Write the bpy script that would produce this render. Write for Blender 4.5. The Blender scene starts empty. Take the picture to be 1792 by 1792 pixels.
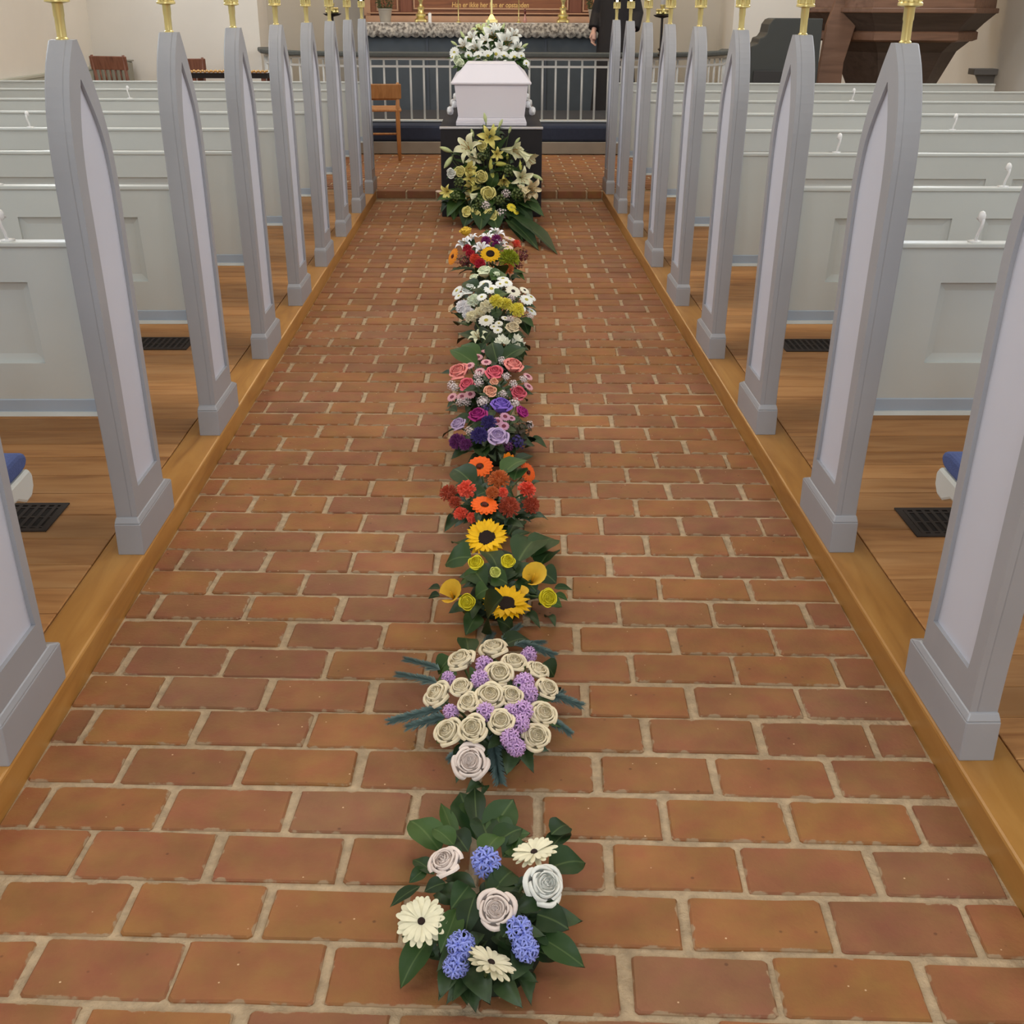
import bpy, math, random
from mathutils import Matrix, Vector, Quaternion

scene = bpy.context.scene
COL = scene.collection

# ------------------------------------------------------------------ camera
PITCH, YAW, ROLL = 0.413526, 0.01768, 0.00454
FOCAL_PX = 2002.6
cam_data = bpy.data.cameras.new('camera')
cam = bpy.data.objects.new('camera', cam_data)
COL.objects.link(cam)
fw = Vector((math.sin(YAW) * math.cos(PITCH), math.cos(YAW) * math.cos(PITCH), -math.sin(PITCH)))
rt = Vector((math.cos(YAW), -math.sin(YAW), 0))
up = rt.cross(fw)
rt2 = rt * math.cos(ROLL) + up * math.sin(ROLL)
up2 = up * math.cos(ROLL) - rt * math.sin(ROLL)
cam.matrix_world = Matrix(((rt2.x, up2.x, -fw.x, 0.0099), (rt2.y, up2.y, -fw.y, 0.0),
                           (rt2.z, up2.z, -fw.z, 1.35), (0, 0, 0, 1)))
cam_data.sensor_width = 36.0
cam_data.lens = FOCAL_PX / 1792 * 36
cam_data.shift_x = 0.00143
cam_data.clip_start = 0.02
scene.camera = cam

# ------------------------------------------------------------------ world, light, exposure
world = bpy.data.worlds.new('world')
scene.world = world
world.use_nodes = True
world.node_tree.nodes['Background'].inputs[0].default_value = (0.75, 0.85, 1.0, 1)
world.node_tree.nodes['Background'].inputs[1].default_value = 0.4
scene.view_settings.view_transform = 'Standard'
scene.view_settings.look = 'None'
scene.view_settings.gamma = 1.0
scene.view_settings.use_curve_mapping = False
scene.view_settings.exposure = 0.06
scene.cycles.max_bounces = 5
scene.cycles.diffuse_bounces = 3
scene.cycles.glossy_bounces = 2
scene.cycles.transmission_bounces = 4
scene.cycles.caustics_reflective = False
scene.cycles.caustics_refractive = False


def area_light(name, loc, direction, sx, sy, power, color):
    d = bpy.data.lights.new(name, 'AREA')
    d.shape = 'RECTANGLE'
    d.size, d.size_y = sx, sy
    d.energy, d.color = power, color
    o = bpy.data.objects.new(name, d)
    o.location = loc
    o.rotation_euler = Vector(direction).to_track_quat('-Z', 'Y').to_euler()
    COL.objects.link(o)
    return o


def point_light(name, loc, power, color, radius):
    d = bpy.data.lights.new(name, 'POINT')
    d.energy, d.color, d.shadow_soft_size = power, color, radius
    o = bpy.data.objects.new(name, d)
    o.location = loc
    COL.objects.link(o)
    return o


DAY = (0.86, 0.93, 1.0)
WARM = (1.0, 0.85, 0.66)
WIN_Y = (0.4, 4.2, 8.0, 11.6)
for wy, wp in zip(WIN_Y, (66, 76, 84, 78)):                     # daylight at the tall nave windows; farthest pair added to brighten the end wall
    area_light('window_daylight', (-4.2, wy, 3.05), (1, 0, -0.25), 1.1, 2.1, wp, DAY)
    area_light('window_daylight', (4.3, wy, 3.05), (-1, 0, -0.25), 1.1, 2.1, wp, DAY)
area_light('window_daylight', (0, -3.3, 3.2), (0, 1, -0.3), 1.8, 2.4, 108, (0.78, 0.89, 1.0))
for wy, wp in ((1.6, 20), (5.0, 60)):           # chandeliers down the middle of the nave
    point_light('chandelier_light', (0, wy, 3.9), wp, WARM, 0.35)
point_light('chancel_light', (0.0, 12.9, 3.6), 74, (1.0, 0.76, 0.45), 0.3)


# ------------------------------------------------------------------ materials
def lin(c):
    c = c / 255.0
    return c / 12.92 if c <= 0.04045 else ((c + 0.055) / 1.055) ** 2.4


def rgb(r, g, b, k=1.0):
    return tuple(min(0.92, lin(v) * k) for v in (r, g, b)) + (1.0,)


MATS = {}


def mat(name, col, rough=0.5, metal=0.0, var=0.0, obj_var=0.0, scale=20.0, bump=0.0, bump_scale=60.0,
        spec=0.5, emit=None, emit_strength=0.0, sub=0.0, coat=0.0):
    """plain principled paint with a little procedural unevenness"""
    if name in MATS:
        return MATS[name]
    m = bpy.data.materials.new(name)
    m.use_nodes = True
    nt = m.node_tree
    b = nt.nodes['Principled BSDF']
    b.inputs['Roughness'].default_value = rough
    b.inputs['Metallic'].default_value = metal
    b.inputs['Specular IOR Level'].default_value = spec
    b.inputs['Base Color'].default_value = col
    if coat:
        b.inputs['Coat Weight'].default_value = coat
    if sub:
        b.inputs['Subsurface Weight'].default_value = sub
        b.inputs['Subsurface Radius'].default_value = (0.01, 0.006, 0.004)
    if emit:
        b.inputs['Emission Color'].default_value = emit
        b.inputs['Emission Strength'].default_value = emit_strength
    if var or obj_var:
        tc = nt.nodes.new('ShaderNodeTexCoord')
        nz = nt.nodes.new('ShaderNodeTexNoise')
        nz.inputs['Scale'].default_value = scale
        nz.inputs['Detail'].default_value = 4
        nt.links.new(tc.outputs['Object'], nz.inputs['Vector'])
        mr = nt.nodes.new('ShaderNodeMapRange')
        mr.inputs['From Min'].default_value = 0.25
        mr.inputs['From Max'].default_value = 0.75
        mr.inputs['To Min'].default_value = 1 - var
        mr.inputs['To Max'].default_value = 1 + var
        nt.links.new(nz.outputs['Fac'], mr.inputs['Value'])
        oi = nt.nodes.new('ShaderNodeObjectInfo')
        mo = nt.nodes.new('ShaderNodeMapRange')
        mo.inputs['To Min'].default_value = 1 - obj_var
        mo.inputs['To Max'].default_value = 1 + obj_var
        nt.links.new(oi.outputs['Random'], mo.inputs['Value'])
        mu = nt.nodes.new('ShaderNodeMath')
        mu.operation = 'MULTIPLY'
        nt.links.new(mr.outputs[0], mu.inputs[0])
        nt.links.new(mo.outputs[0], mu.inputs[1])
        hs = nt.nodes.new('ShaderNodeHueSaturation')
        hs.inputs['Color'].default_value = col
        nt.links.new(mu.outputs[0], hs.inputs['Value'])
        nt.links.new(hs.outputs[0], b.inputs['Base Color'])
    if bump:
        tc2 = nt.nodes.new('ShaderNodeTexCoord')
        n2 = nt.nodes.new('ShaderNodeTexNoise')
        n2.inputs['Scale'].default_value = bump_scale
        n2.inputs['Detail'].default_value = 3
        nt.links.new(tc2.outputs['Object'], n2.inputs['Vector'])
        bp = nt.nodes.new('ShaderNodeBump')
        bp.inputs['Strength'].default_value = bump
        bp.inputs['Distance'].default_value = 0.01
        nt.links.new(n2.outputs['Fac'], bp.inputs['Height'])
        nt.links.new(bp.outputs[0], b.inputs['Normal'])
    MATS[name] = m
    return m


def brick_mat(name='brick_clay', smear=False):
    m = bpy.data.materials.new(name)
    m.use_nodes = True
    nt = m.node_tree
    N, L = nt.nodes, nt.links
    b = N['Principled BSDF']
    b.inputs['Roughness'].default_value = 0.62
    b.inputs['Specular IOR Level'].default_value = 0.35
    geo = N.new('ShaderNodeNewGeometry')
    oi = N.new('ShaderNodeObjectInfo')
    add = N.new('ShaderNodeMath')
    add.operation = 'ADD'
    L.new(geo.outputs['Random Per Island'], add.inputs[0])
    L.new(oi.outputs['Random'], add.inputs[1])
    fr = N.new('ShaderNodeMath')
    fr.operation = 'FRACT'
    L.new(add.outputs[0], fr.inputs[0])
    ramp = N.new('ShaderNodeValToRGB')
    e = ramp.color_ramp.elements
    e[0].position, e[0].color = 0.0, rgb(145, 97, 63)
    e[1].position, e[1].color = 1.0, rgb(146, 101, 70)
    for pos, c in ((0.25, (154, 102, 58)), (0.5, (150, 98, 65)), (0.68, (158, 106, 60)), (0.86, (141, 93, 63))):
        x = e.new(pos)
        x.color = rgb(*c)
    L.new(fr.outputs[0], ramp.inputs[0])
    # soft stains across the floor (world position) and sand-grain speckles
    n1 = N.new('ShaderNodeTexNoise')
    n1.inputs['Scale'].default_value = 9
    n1.inputs['Detail'].default_value = 6
    L.new(geo.outputs['Position'], n1.inputs['Vector'])
    r1 = N.new('ShaderNodeMapRange')
    r1.inputs['From Min'].default_value, r1.inputs['From Max'].default_value = 0.3, 0.7
    r1.inputs['To Min'].default_value, r1.inputs['To Max'].default_value = 0.84, 1.14
    L.new(n1.outputs['Fac'], r1.inputs['Value'])
    # patches fired pinker or more ochre within one brick
    n4 = N.new('ShaderNodeTexNoise')
    n4.inputs['Scale'].default_value = 16
    n4.inputs['Detail'].default_value = 3
    L.new(geo.outputs['Position'], n4.inputs['Vector'])
    hu = N.new('ShaderNodeMapRange')
    hu.inputs['From Min'].default_value, hu.inputs['From Max'].default_value = 0.3, 0.7
    hu.inputs['To Min'].default_value, hu.inputs['To Max'].default_value = 0.489, 0.511
    L.new(n4.outputs['Fac'], hu.inputs['Value'])
    hs = N.new('ShaderNodeHueSaturation')
    L.new(hu.outputs[0], hs.inputs['Hue'])
    L.new(ramp.outputs[0], hs.inputs['Color'])
    L.new(r1.outputs[0], hs.inputs['Value'])
    vo = N.new('ShaderNodeTexVoronoi')
    vo.inputs['Scale'].default_value = 42
    L.new(geo.outputs['Position'], vo.inputs['Vector'])
    sp = N.new('ShaderNodeMapRange')
    sp.inputs['From Min'].default_value, sp.inputs['From Max'].default_value = 0.09, 0.05
    L.new(vo.outputs['Distance'], sp.inputs['Value'])
    wn = N.new('ShaderNodeSeparateColor')
    L.new(vo.outputs['Color'], wn.inputs[0])
    gate = N.new('ShaderNodeMath')
    gate.operation = 'GREATER_THAN'
    gate.inputs[1].default_value = 0.78
    L.new(wn.outputs[0], gate.inputs[0])
    mul = N.new('ShaderNodeMath')
    mul.operation = 'MULTIPLY'
    L.new(sp.outputs[0], mul.inputs[0])
    L.new(gate.outputs[0], mul.inputs[1])
    mx = N.new('ShaderNodeMix')
    mx.data_type = 'RGBA'
    L.new(mul.outputs[0], mx.inputs['Factor'])
    L.new(hs.outputs[0], mx.inputs['A'])
    mx.inputs['B'].default_value = rgb(225, 190, 150)
    # small dark pits
    v2 = N.new('ShaderNodeTexVoronoi')
    v2.inputs['Scale'].default_value = 30
    L.new(geo.outputs['Position'], v2.inputs['Vector'])
    s2 = N.new('ShaderNodeMapRange')
    s2.inputs['From Min'].default_value, s2.inputs['From Max'].default_value = 0.12, 0.06
    s2.inputs['To Max'].default_value = 0.55
    L.new(v2.outputs['Distance'], s2.inputs['Value'])
    w2 = N.new('ShaderNodeSeparateColor')
    L.new(v2.outputs['Color'], w2.inputs[0])
    g2 = N.new('ShaderNodeMath')
    g2.operation = 'GREATER_THAN'
    g2.inputs[1].default_value = 0.8
    L.new(w2.outputs[1], g2.inputs[0])
    mu2 = N.new('ShaderNodeMath')
    mu2.operation = 'MULTIPLY'
    L.new(s2.outputs[0], mu2.inputs[0])
    L.new(g2.outputs[0], mu2.inputs[1])
    mx2 = N.new('ShaderNodeMix')
    mx2.data_type = 'RGBA'
    L.new(mu2.outputs[0], mx2.inputs['Factor'])
    L.new(mx.outputs['Result'], mx2.inputs['A'])
    mx2.inputs['B'].default_value = rgb(75, 42, 30)
    L.new(mx2.outputs['Result'], b.inputs['Base Color'])
    if smear:                                # mortar crumbs caught along the worn edges
        def mth(op, a, c):
            q = N.new('ShaderNodeMath')
            q.operation = op
            for i, w in enumerate((a, c)):
                if isinstance(w, float):
                    q.inputs[i].default_value = w
                else:
                    L.new(w, q.inputs[i])
            return q.outputs[0]
        tc = N.new('ShaderNodeTexCoord')
        sx = N.new('ShaderNodeSeparateXYZ')
        L.new(tc.outputs['Object'], sx.inputs[0])
        dx = mth('MULTIPLY', mth('SUBTRACT', 0.5, mth('ABSOLUTE', sx.outputs[0], 0.0)), 0.21)
        dy = mth('MULTIPLY', mth('SUBTRACT', 0.5, mth('ABSOLUTE', sx.outputs[1], 0.0)), 0.115)
        de = mth('MINIMUM', dx, dy)
        nb = N.new('ShaderNodeTexNoise')
        nb.inputs['Scale'].default_value = 34
        nb.inputs['Detail'].default_value = 5
        L.new(geo.outputs['Position'], nb.inputs['Vector'])
        lim = mth('MULTIPLY', mth('SUBTRACT', nb.outputs['Fac'], 0.47), 0.030)
        on = N.new('ShaderNodeMapRange')
        on.inputs['From Min'].default_value, on.inputs['From Max'].default_value = -0.0008, 0.0016
        on.inputs['To Max'].default_value = 0.85
        L.new(mth('SUBTRACT', lim, de), on.inputs['Value'])
        mx3 = N.new('ShaderNodeMix')
        mx3.data_type = 'RGBA'
        L.new(on.outputs[0], mx3.inputs['Factor'])
        L.new(mx2.outputs['Result'], mx3.inputs['A'])
        mx3.inputs['B'].default_value = rgb(172, 146, 114)
        L.new(mx3.outputs['Result'], b.inputs['Base Color'])
    n3 = N.new('ShaderNodeTexNoise')
    n3.inputs['Scale'].default_value = 120
    L.new(geo.outputs['Position'], n3.inputs['Vector'])
    bp = N.new('ShaderNodeBump')
    bp.inputs['Strength'].default_value = 0.25
    bp.inputs['Distance'].default_value = 0.004
    L.new(n3.outputs['Fac'], bp.inputs['Height'])
    L.new(bp.outputs[0], b.inputs['Normal'])
    return m


def wood_mat(name, c0, c1, c2, axis=0, rough=0.42, stretch=14.0):
    """planed timber: grain lines running along one axis, offset for every board"""
    m = bpy.data.materials.new(name)
    m.use_nodes = True
    nt = m.node_tree
    N, L = nt.nodes, nt.links
    b = N['Principled BSDF']
    b.inputs['Roughness'].default_value = rough
    geo = N.new('ShaderNodeNewGeometry')
    oi = N.new('ShaderNodeObjectInfo')
    mp = N.new('ShaderNodeMapping')
    sc = [stretch] * 3
    sc[axis] = 1.0
    mp.inputs['Scale'].default_value = sc
    L.new(geo.outputs['Position'], mp.inputs['Vector'])
    ofs = N.new('ShaderNodeVectorMath')
    ofs.operation = 'ADD'
    cm = N.new('ShaderNodeMath')
    cm.operation = 'MULTIPLY'
    cm.inputs[1].default_value = 37.0
    L.new(oi.outputs['Random'], cm.inputs[0])
    L.new(mp.outputs[0], ofs.inputs[0])
    L.new(cm.outputs[0], ofs.inputs[1])
    nz = N.new('ShaderNodeTexNoise')
    nz.inputs['Scale'].default_value = 2.2
    nz.inputs['Detail'].default_value = 8
    nz.inputs['Distortion'].default_value = 1.1
    L.new(ofs.outputs[0], nz.inputs['Vector'])
    ramp = N.new('ShaderNodeValToRGB')
    e = ramp.color_ramp.elements
    e[0].position, e[0].color = 0.22, c0
    e[1].position, e[1].color = 0.78, c2
    x = e.new(0.47)
    x.color = c1
    L.new(nz.outputs['Fac'], ramp.inputs[0])
    hs = N.new('ShaderNodeHueSaturation')
    mr = N.new('ShaderNodeMapRange')
    mr.inputs['To Min'].default_value, mr.inputs['To Max'].default_value = 0.82, 1.14
    L.new(oi.outputs['Random'], mr.inputs['Value'])
    L.new(mr.outputs[0], hs.inputs['Value'])
    L.new(ramp.outputs[0], hs.inputs['Color'])
    L.new(hs.outputs[0], b.inputs['Base Color'])
    bp = N.new('ShaderNodeBump')
    bp.inputs['Strength'].default_value = 0.12
    bp.inputs['Distance'].default_value = 0.003
    L.new(nz.outputs['Fac'], bp.inputs['Height'])
    L.new(bp.outputs[0], b.inputs['Normal'])
    return m


M_BRICK = brick_mat()
M_BRICK_NEAR = brick_mat('brick_clay_worn', True)
M_MORTAR = mat('mortar', rgb(184, 160, 128), 0.9, var=0.25, scale=38, bump=0.6, bump_scale=90)
M_PLANK = wood_mat('pine_floor', rgb(148, 94, 50), rgb(190, 136, 82), rgb(208, 158, 104), 0, stretch=9.0)
M_KERB = wood_mat('oak_kerb', rgb(150, 100, 44), rgb(176, 124, 60), rgb(192, 142, 76), 1, rough=0.35, stretch=8.0)
M_PLASTER = mat('plaster', rgb(236, 229, 218), 0.9, var=0.04, scale=1.5, bump=0.1, bump_scale=12)
M_WAINSCOT = mat('wainscot_paint', rgb(190, 190, 176), 0.6, var=0.03, scale=3)
M_PAINT = mat('pew_grey_paint', rgb(165, 165, 169), 0.36, var=0.045, scale=5, obj_var=0.02)
M_PANEL = mat('pew_pale_panel_paint', rgb(210, 211, 222), 0.4, var=0.03, scale=4)
M_BACK = mat('pew_back_paint', rgb(206, 208, 203), 0.33, var=0.025, scale=4, obj_var=0.02)
M_RAILP = mat('pew_blue_grey_paint', rgb(168, 178, 190), 0.35, var=0.03, scale=5)
M_WHITE = mat('white_enamel', rgb(240, 238, 236), 0.25)
M_COFFIN = mat('coffin_lacquer', rgb(234, 228, 235), 0.6, spec=0.25)
M_BLACK = mat('black_cloth', rgb(38, 35, 38), 0.85, var=0.15, scale=14)
M_BRASS = mat('brass', rgb(232, 216, 150), 0.3, metal=0.85)
M_IRON = mat('wrought_iron', rgb(42, 36, 34), 0.5, metal=0.6)
M_NAVY = mat('navy_upholstery', rgb(45, 50, 66), 0.9, var=0.12, scale=40)
M_BLUE = mat('blue_cushion_wool', rgb(74, 88, 138), 0.95, var=0.08, scale=80, bump=0.3, bump_scale=300)
M_STEEL = mat('satin_steel', rgb(200, 200, 205), 0.35, metal=0.9)


# ------------------------------------------------------------------ mesh helpers
class MB:
    def __init__(self):
        self.v, self.f = [], []

    def add(self, v, f):
        o = len(self.v)
        self.v += [tuple(p) for p in v]
        self.f += [tuple(i + o for i in q) for q in f]
        return self

    def box(self, x0, x1, y0, y1, z0, z1):
        return self.add([(x0, y0, z0), (x1, y0, z0), (x1, y1, z0), (x0, y1, z0), (x0, y0, z1), (x1, y0, z1), (x1, y1, z1), (x0, y1, z1)],
                        [(0, 3, 2, 1), (4, 5, 6, 7), (0, 1, 5, 4), (1, 2, 6, 5), (2, 3, 7, 6), (3, 0, 4, 7)])

    def frustum(self, x0, x1, y0, y1, z0, X0, X1, Y0, Y1, z1):
        return self.add([(x0, y0, z0), (x1, y0, z0), (x1, y1, z0), (x0, y1, z0), (X0, Y0, z1), (X1, Y0, z1), (X1, Y1, z1), (X0, Y1, z1)],
                        [(0, 3, 2, 1), (4, 5, 6, 7), (0, 1, 5, 4), (1, 2, 6, 5), (2, 3, 7, 6), (3, 0, 4, 7)])

    def lathe(self, prof, seg=16, c=(0, 0, 0), sx=1.0, sy=1.0):
        v, f = [], []
        for r, z in prof:
            for k in range(seg):
                a = 2 * math.pi * k / seg
                v.append((c[0] + r * math.cos(a) * sx, c[1] + r * math.sin(a) * sy, c[2] + z))
        for i in range(len(prof) - 1):
            for k in range(seg):
                f.append((i * seg + k, i * seg + (k + 1) % seg, (i + 1) * seg + (k + 1) % seg, (i + 1) * seg + k))
        f.append(tuple(range(seg))[::-1])
        n = (len(prof) - 1) * seg
        f.append(tuple(n + k for k in range(seg)))
        return self.add(v, f)

    def prism_x(self, poly, x0, x1):
        """polygon of (y, z) pushed along x"""
        n = len(poly)
        v = [(x0, y, z) for y, z in poly] + [(x1, y, z) for y, z in poly]
        f = [tuple(range(n)), tuple(range(2 * n - 1, n - 1, -1))]
        f += [(i, i + n, (i + 1) % n + n, (i + 1) % n) for i in range(n)]
        return self.add(v, f)

    def prism_y(self, poly, y0, y1):
        """polygon of (x, z) pushed along y"""
        n = len(poly)
        v = [(x, y0, z) for x, z in poly] + [(x, y1, z) for x, z in poly]
        f = [tuple(range(n)), tuple(range(2 * n - 1, n - 1, -1))]
        f += [(i, i + n, (i + 1) % n + n, (i + 1) % n) for i in range(n)]
        return self.add(v, f)

    def prism_z(self, poly, z0, z1):
        n = len(poly)
        v = [(x, y, z0) for x, y in poly] + [(x, y, z1) for x, y in poly]
        f = [tuple(range(n - 1, -1, -1)), tuple(range(n, 2 * n))]
        f += [(i, (i + 1) % n, (i + 1) % n + n, i + n) for i in range(n)]
        return self.add(v, f)

    def tube(self, pts, r, seg=8, cap=True):
        pts = [Vector(q) for q in pts]
        n = len(pts)
        rr = r if isinstance(r, (list, tuple)) else [r] * n
        v, f = [], []
        ref = None
        for i, q in enumerate(pts):
            d = (pts[min(i + 1, n - 1)] - pts[max(i - 1, 0)])
            d = d.normalized() if d.length > 1e-9 else Vector((0, 0, 1))
            if ref is None:
                ref = Vector((1, 0, 0)) if abs(d.x) < 0.9 else Vector((0, 1, 0))
            a = d.cross(ref)
            if a.length < 1e-6:
                a = d.cross(Vector((0, 1, 0.3)))
            a.normalize()
            b = a.cross(d).normalized()
            ref = b
            for k in range(seg):
                t = 2 * math.pi * k / seg
                v.append(tuple(q + (a * math.cos(t) + b * math.sin(t)) * rr[i]))
        for i in range(n - 1):
            for k in range(seg):
                f.append((i * seg + k, i * seg + (k + 1) % seg, (i + 1) * seg + (k + 1) % seg, (i + 1) * seg + k))
        if cap:
            f.append(tuple(range(seg))[::-1])
            f.append(tuple((n - 1) * seg + k for k in range(seg)))
        return self.add(v, f)

    def ball(self, c, r, seg=10, rings=6, sx=1, sy=1, sz=1):
        prof = [(max(1e-4, r * math.sin(math.pi * i / rings)), -r * math.cos(math.pi * i / rings) * sz) for i in range(rings + 1)]
        return self.lathe(prof, seg, c, sx, sy)

    def mesh(self, name, m, smooth=False):
        me = bpy.data.meshes.new(name)
        me.from_pydata(self.v, [], self.f)
        if isinstance(m, (list, tuple)):
            for q in m:
                me.materials.append(q)
        else:
            me.materials.append(m)
        if smooth:
            me.polygons.foreach_set('use_smooth', [True] * len(me.polygons))
        me.update()
        return me

    def build(self, name, m, parent=None, smooth=False, bevel=0.0, loc=None, auto=False):
        return obj(name, self.mesh(name, m, smooth or auto), parent, loc, bevel=bevel, auto=auto)


def obj(name, me, parent=None, loc=None, rot=None, scl=None, bevel=0.0, auto=False):
    o = bpy.data.objects.new(name, me)
    COL.objects.link(o)
    if parent is not None:
        o.parent = parent
    if loc is not None:
        o.location = loc
    if rot is not None:
        if isinstance(rot, Quaternion):
            o.rotation_mode = 'QUATERNION'
            o.rotation_quaternion = rot
        else:
            o.rotation_euler = rot
    if scl is not None:
        o.scale = scl if isinstance(scl, (tuple, list)) else (scl,) * 3
    if bevel:
        b = o.modifiers.new('bevel', 'BEVEL')
        b.width = bevel
        b.segments = 2
        b.limit_method = 'ANGLE'
        b.angle_limit = math.radians(40)
    if auto:
        shade_by_angle(o.data)
    return o


def shade_by_angle(me, deg=38):
    """sharp edges where two faces meet steeply, smooth elsewhere"""
    lim = math.cos(math.radians(deg))
    ef = {}
    for pl in me.polygons:
        for k in pl.edge_keys:
            ef.setdefault(k, []).append(pl.normal)
    me.edges.foreach_set('use_edge_sharp', [len(ef.get(e.key, ())) != 2 or ef[e.key][0].dot(ef[e.key][1]) < lim for e in me.edges])


def tag(o, label=None, cat=None, group=None, kind=None):
    for k, v in (('label', label), ('category', cat), ('group', group), ('kind', kind)):
        if v:
            o[k] = v
    return o


def thing(name, label, cat, loc=(0, 0, 0), rz=0.0, group=None):
    o = bpy.data.objects.new(name, None)
    o.empty_display_size = 0.05
    COL.objects.link(o)
    o.location = loc
    o.rotation_euler = (0, 0, rz)
    return tag(o, label, cat, group)


def copy_tree(o, parent=None):
    c = o.copy()
    COL.objects.link(c)
    if parent is not None:
        c.parent = parent
    for ch in o.children:
        copy_tree(ch, c)
    return c



# ================================================================== THE SETTING
rnd = random.Random(4)
XL, XR = -0.882, 0.877          # brick aisle between the two kerbs
KERB = 0.064                    # height of the timber platforms
STEP_Y = 9.10                   # low step up to the chancel end
W_L, W_R = -4.30, 4.40
END_Y = 13.42


def tilt(y):                    # the courses run slightly askew near the door end
    return -0.046 * max(0.0, 1.0 - max(0.0, y - 1.4) / 5.5)


ROW0, ROWP, BRP, JT = 1.375, 0.1295, 0.2285, 0.0135


def brick_shape(r, z1=0.0, z0=-0.03):
    """unit-ish brick, wobbly worn outline, chamfered top (local size 1 x 1 in plan)"""
    n = 3
    pts = []
    cr = 0.055
    for sx, sy, a0 in ((1, 1, 0), (-1, 1, 90), (-1, -1, 180), (1, -1, 270)):
        ax, ay = cr * 0.55, cr
        cxx, cyy = sx * (0.5 - ax), sy * (0.5 - ay)
        for k in range(n):
            a = math.radians(a0 + 90 * k / (n - 1))
            w = r.uniform(0.55, 1.15)
            pts.append((cxx + math.cos(a) * ax * w, cyy + math.sin(a) * ay * w))
        # a wobble midway along the following edge
        if sx == 1 and sy == 1:
            pts.append((r.uniform(-.2, .2), 0.5 + r.uniform(-.03, .012)))
        if sx == -1 and sy == -1:
            pts.append((r.uniform(-.2, .2), -0.5 + r.uniform(-.012, .03)))
    m = len(pts)
    low = [(x, y, z0) for x, y in pts]
    mid = [(x, y, z1 - 0.0035) for x, y in pts]
    top = [(x - math.copysign(0.014, x), y - math.copysign(0.017, y), z1) for x, y in pts]
    v = low + mid + top
    f = [(i, (i + 1) % m, m + (i + 1) % m, m + i) for i in range(m)]
    f += [(m + i, m + (i + 1) % m, 2 * m + (i + 1) % m, 2 * m + i) for i in range(m)]
    f.append(tuple(2 * m + i for i in range(m)))
    return v, f


BR_SHAPES = [brick_shape(random.Random(50 + i)) for i in range(10)]
BR_MESH = []
for i, (v, f) in enumerate(BR_SHAPES):
    me = MB().add(v, f).mesh('brick', M_BRICK_NEAR, smooth=False)
    BR_MESH.append(me)

# --- brick aisle: a bed of mortar, each near brick a piece of its own, the far ones joined
floor = MB().box(XL - 0.02, XR + 0.02, -0.6, STEP_Y + 0.05, -0.12, -0.0055).build('floor', M_MORTAR)
tag(floor, kind='structure')
bricks = []
far = MB()
k = -3
while True:
    yb = ROW0 + ROWP * k
    yc = yb + ROWP / 2
    if yb + ROWP > STEP_Y - 0.005:
        break
    ph = 0.322 if k % 2 == 0 else 0.4375
    j0 = ph - math.ceil((ph - XL) / BRP) * BRP
    x = j0
    while x < XR - 0.02:
        a, b = max(x + JT / 2, XL + 0.004), min(x + BRP - JT / 2, XR - 0.004)
        x += BRP
        if b - a < 0.02:
            continue
        bricks.append((yc, a, b))
    k += 1
bricks.sort()
shown = [q for q in bricks if q[0] > 1.14]
near = set(shown[:292])
tl = 0
for yc, a, b in bricks:
    i = rnd.randrange(len(BR_SHAPES))
    w = b - a + rnd.uniform(-0.006, 0.006)
    hgt = ROWP - JT + rnd.uniform(-0.006, 0.004)
    cx = (a + b) / 2 + rnd.uniform(-.003, .003)
    cy = yc + tilt(yc) * cx + rnd.uniform(-.003, .003)
    if a <= XL + 0.01:
        w, cx = b - a, (a + b) / 2
    if b >= XR - 0.01:
        w, cx = b - a, (a + b) / 2
    z = rnd.uniform(-0.0015, 0.0015)
    rz = math.atan(tilt(yc)) + rnd.uniform(-.006, .006)
    if (yc, a, b) in near:
        obj('brick', BR_MESH[i], floor, (cx, cy, z), (rnd.uniform(-.004, .004), rnd.uniform(-.003, .003), rz), (w, hgt, 1))
    else:
        c, s = math.cos(rz), math.sin(rz)
        far.add([(cx + (px * w) * c - (py * hgt) * s, cy + (px * w) * s + (py * hgt) * c, pz + z) for px, py, pz in BR_SHAPES[i][0]], BR_SHAPES[i][1])
fb = far.build('bricks', M_BRICK, floor)
tag(fb, kind='stuff')

# --- the slightly higher brick floor beyond the step, edged with a brick nosing
floor2 = MB().box(W_L, W_R, STEP_Y + 0.05, END_Y, -0.1, KERB - 0.0115).build('floor', M_MORTAR)
tag(floor2, kind='structure')
up_b = MB()
k = 0
while STEP_Y + 0.16 + k * ROWP < 12.2:
    yc = STEP_Y + 0.16 + (k + .5) * ROWP
    x = -3.0 + (0.117 if k % 2 else 0)
    while x < 3.0:
        i = rnd.randrange(len(BR_SHAPES))
        w, hg = BRP - JT - .002, ROWP - JT - .002
        up_b.add([(x + px * w + rnd.uniform(-.001, .001), yc + py * hg, pz + KERB - 0.006 + 0) for px, py, pz in BR_SHAPES[i][0]], BR_SHAPES[i][1])
        x += BRP
    k += 1
tag(up_b.build('bricks', M_BRICK, floor2), kind='stuff')
x = XL
while x < XR - 0.03:
    w = min(0.23, XR - x - 0.002)
    obj('brick', MB().box(-w / 2 + .004, w / 2 - .004, -0.055, 0.055, -0.058, 0.0).mesh('brick', M_BRICK), floor2,
        (x + w / 2, STEP_Y + 0.1, KERB - 0.004), bevel=0.006)
    x += 0.234

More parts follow.
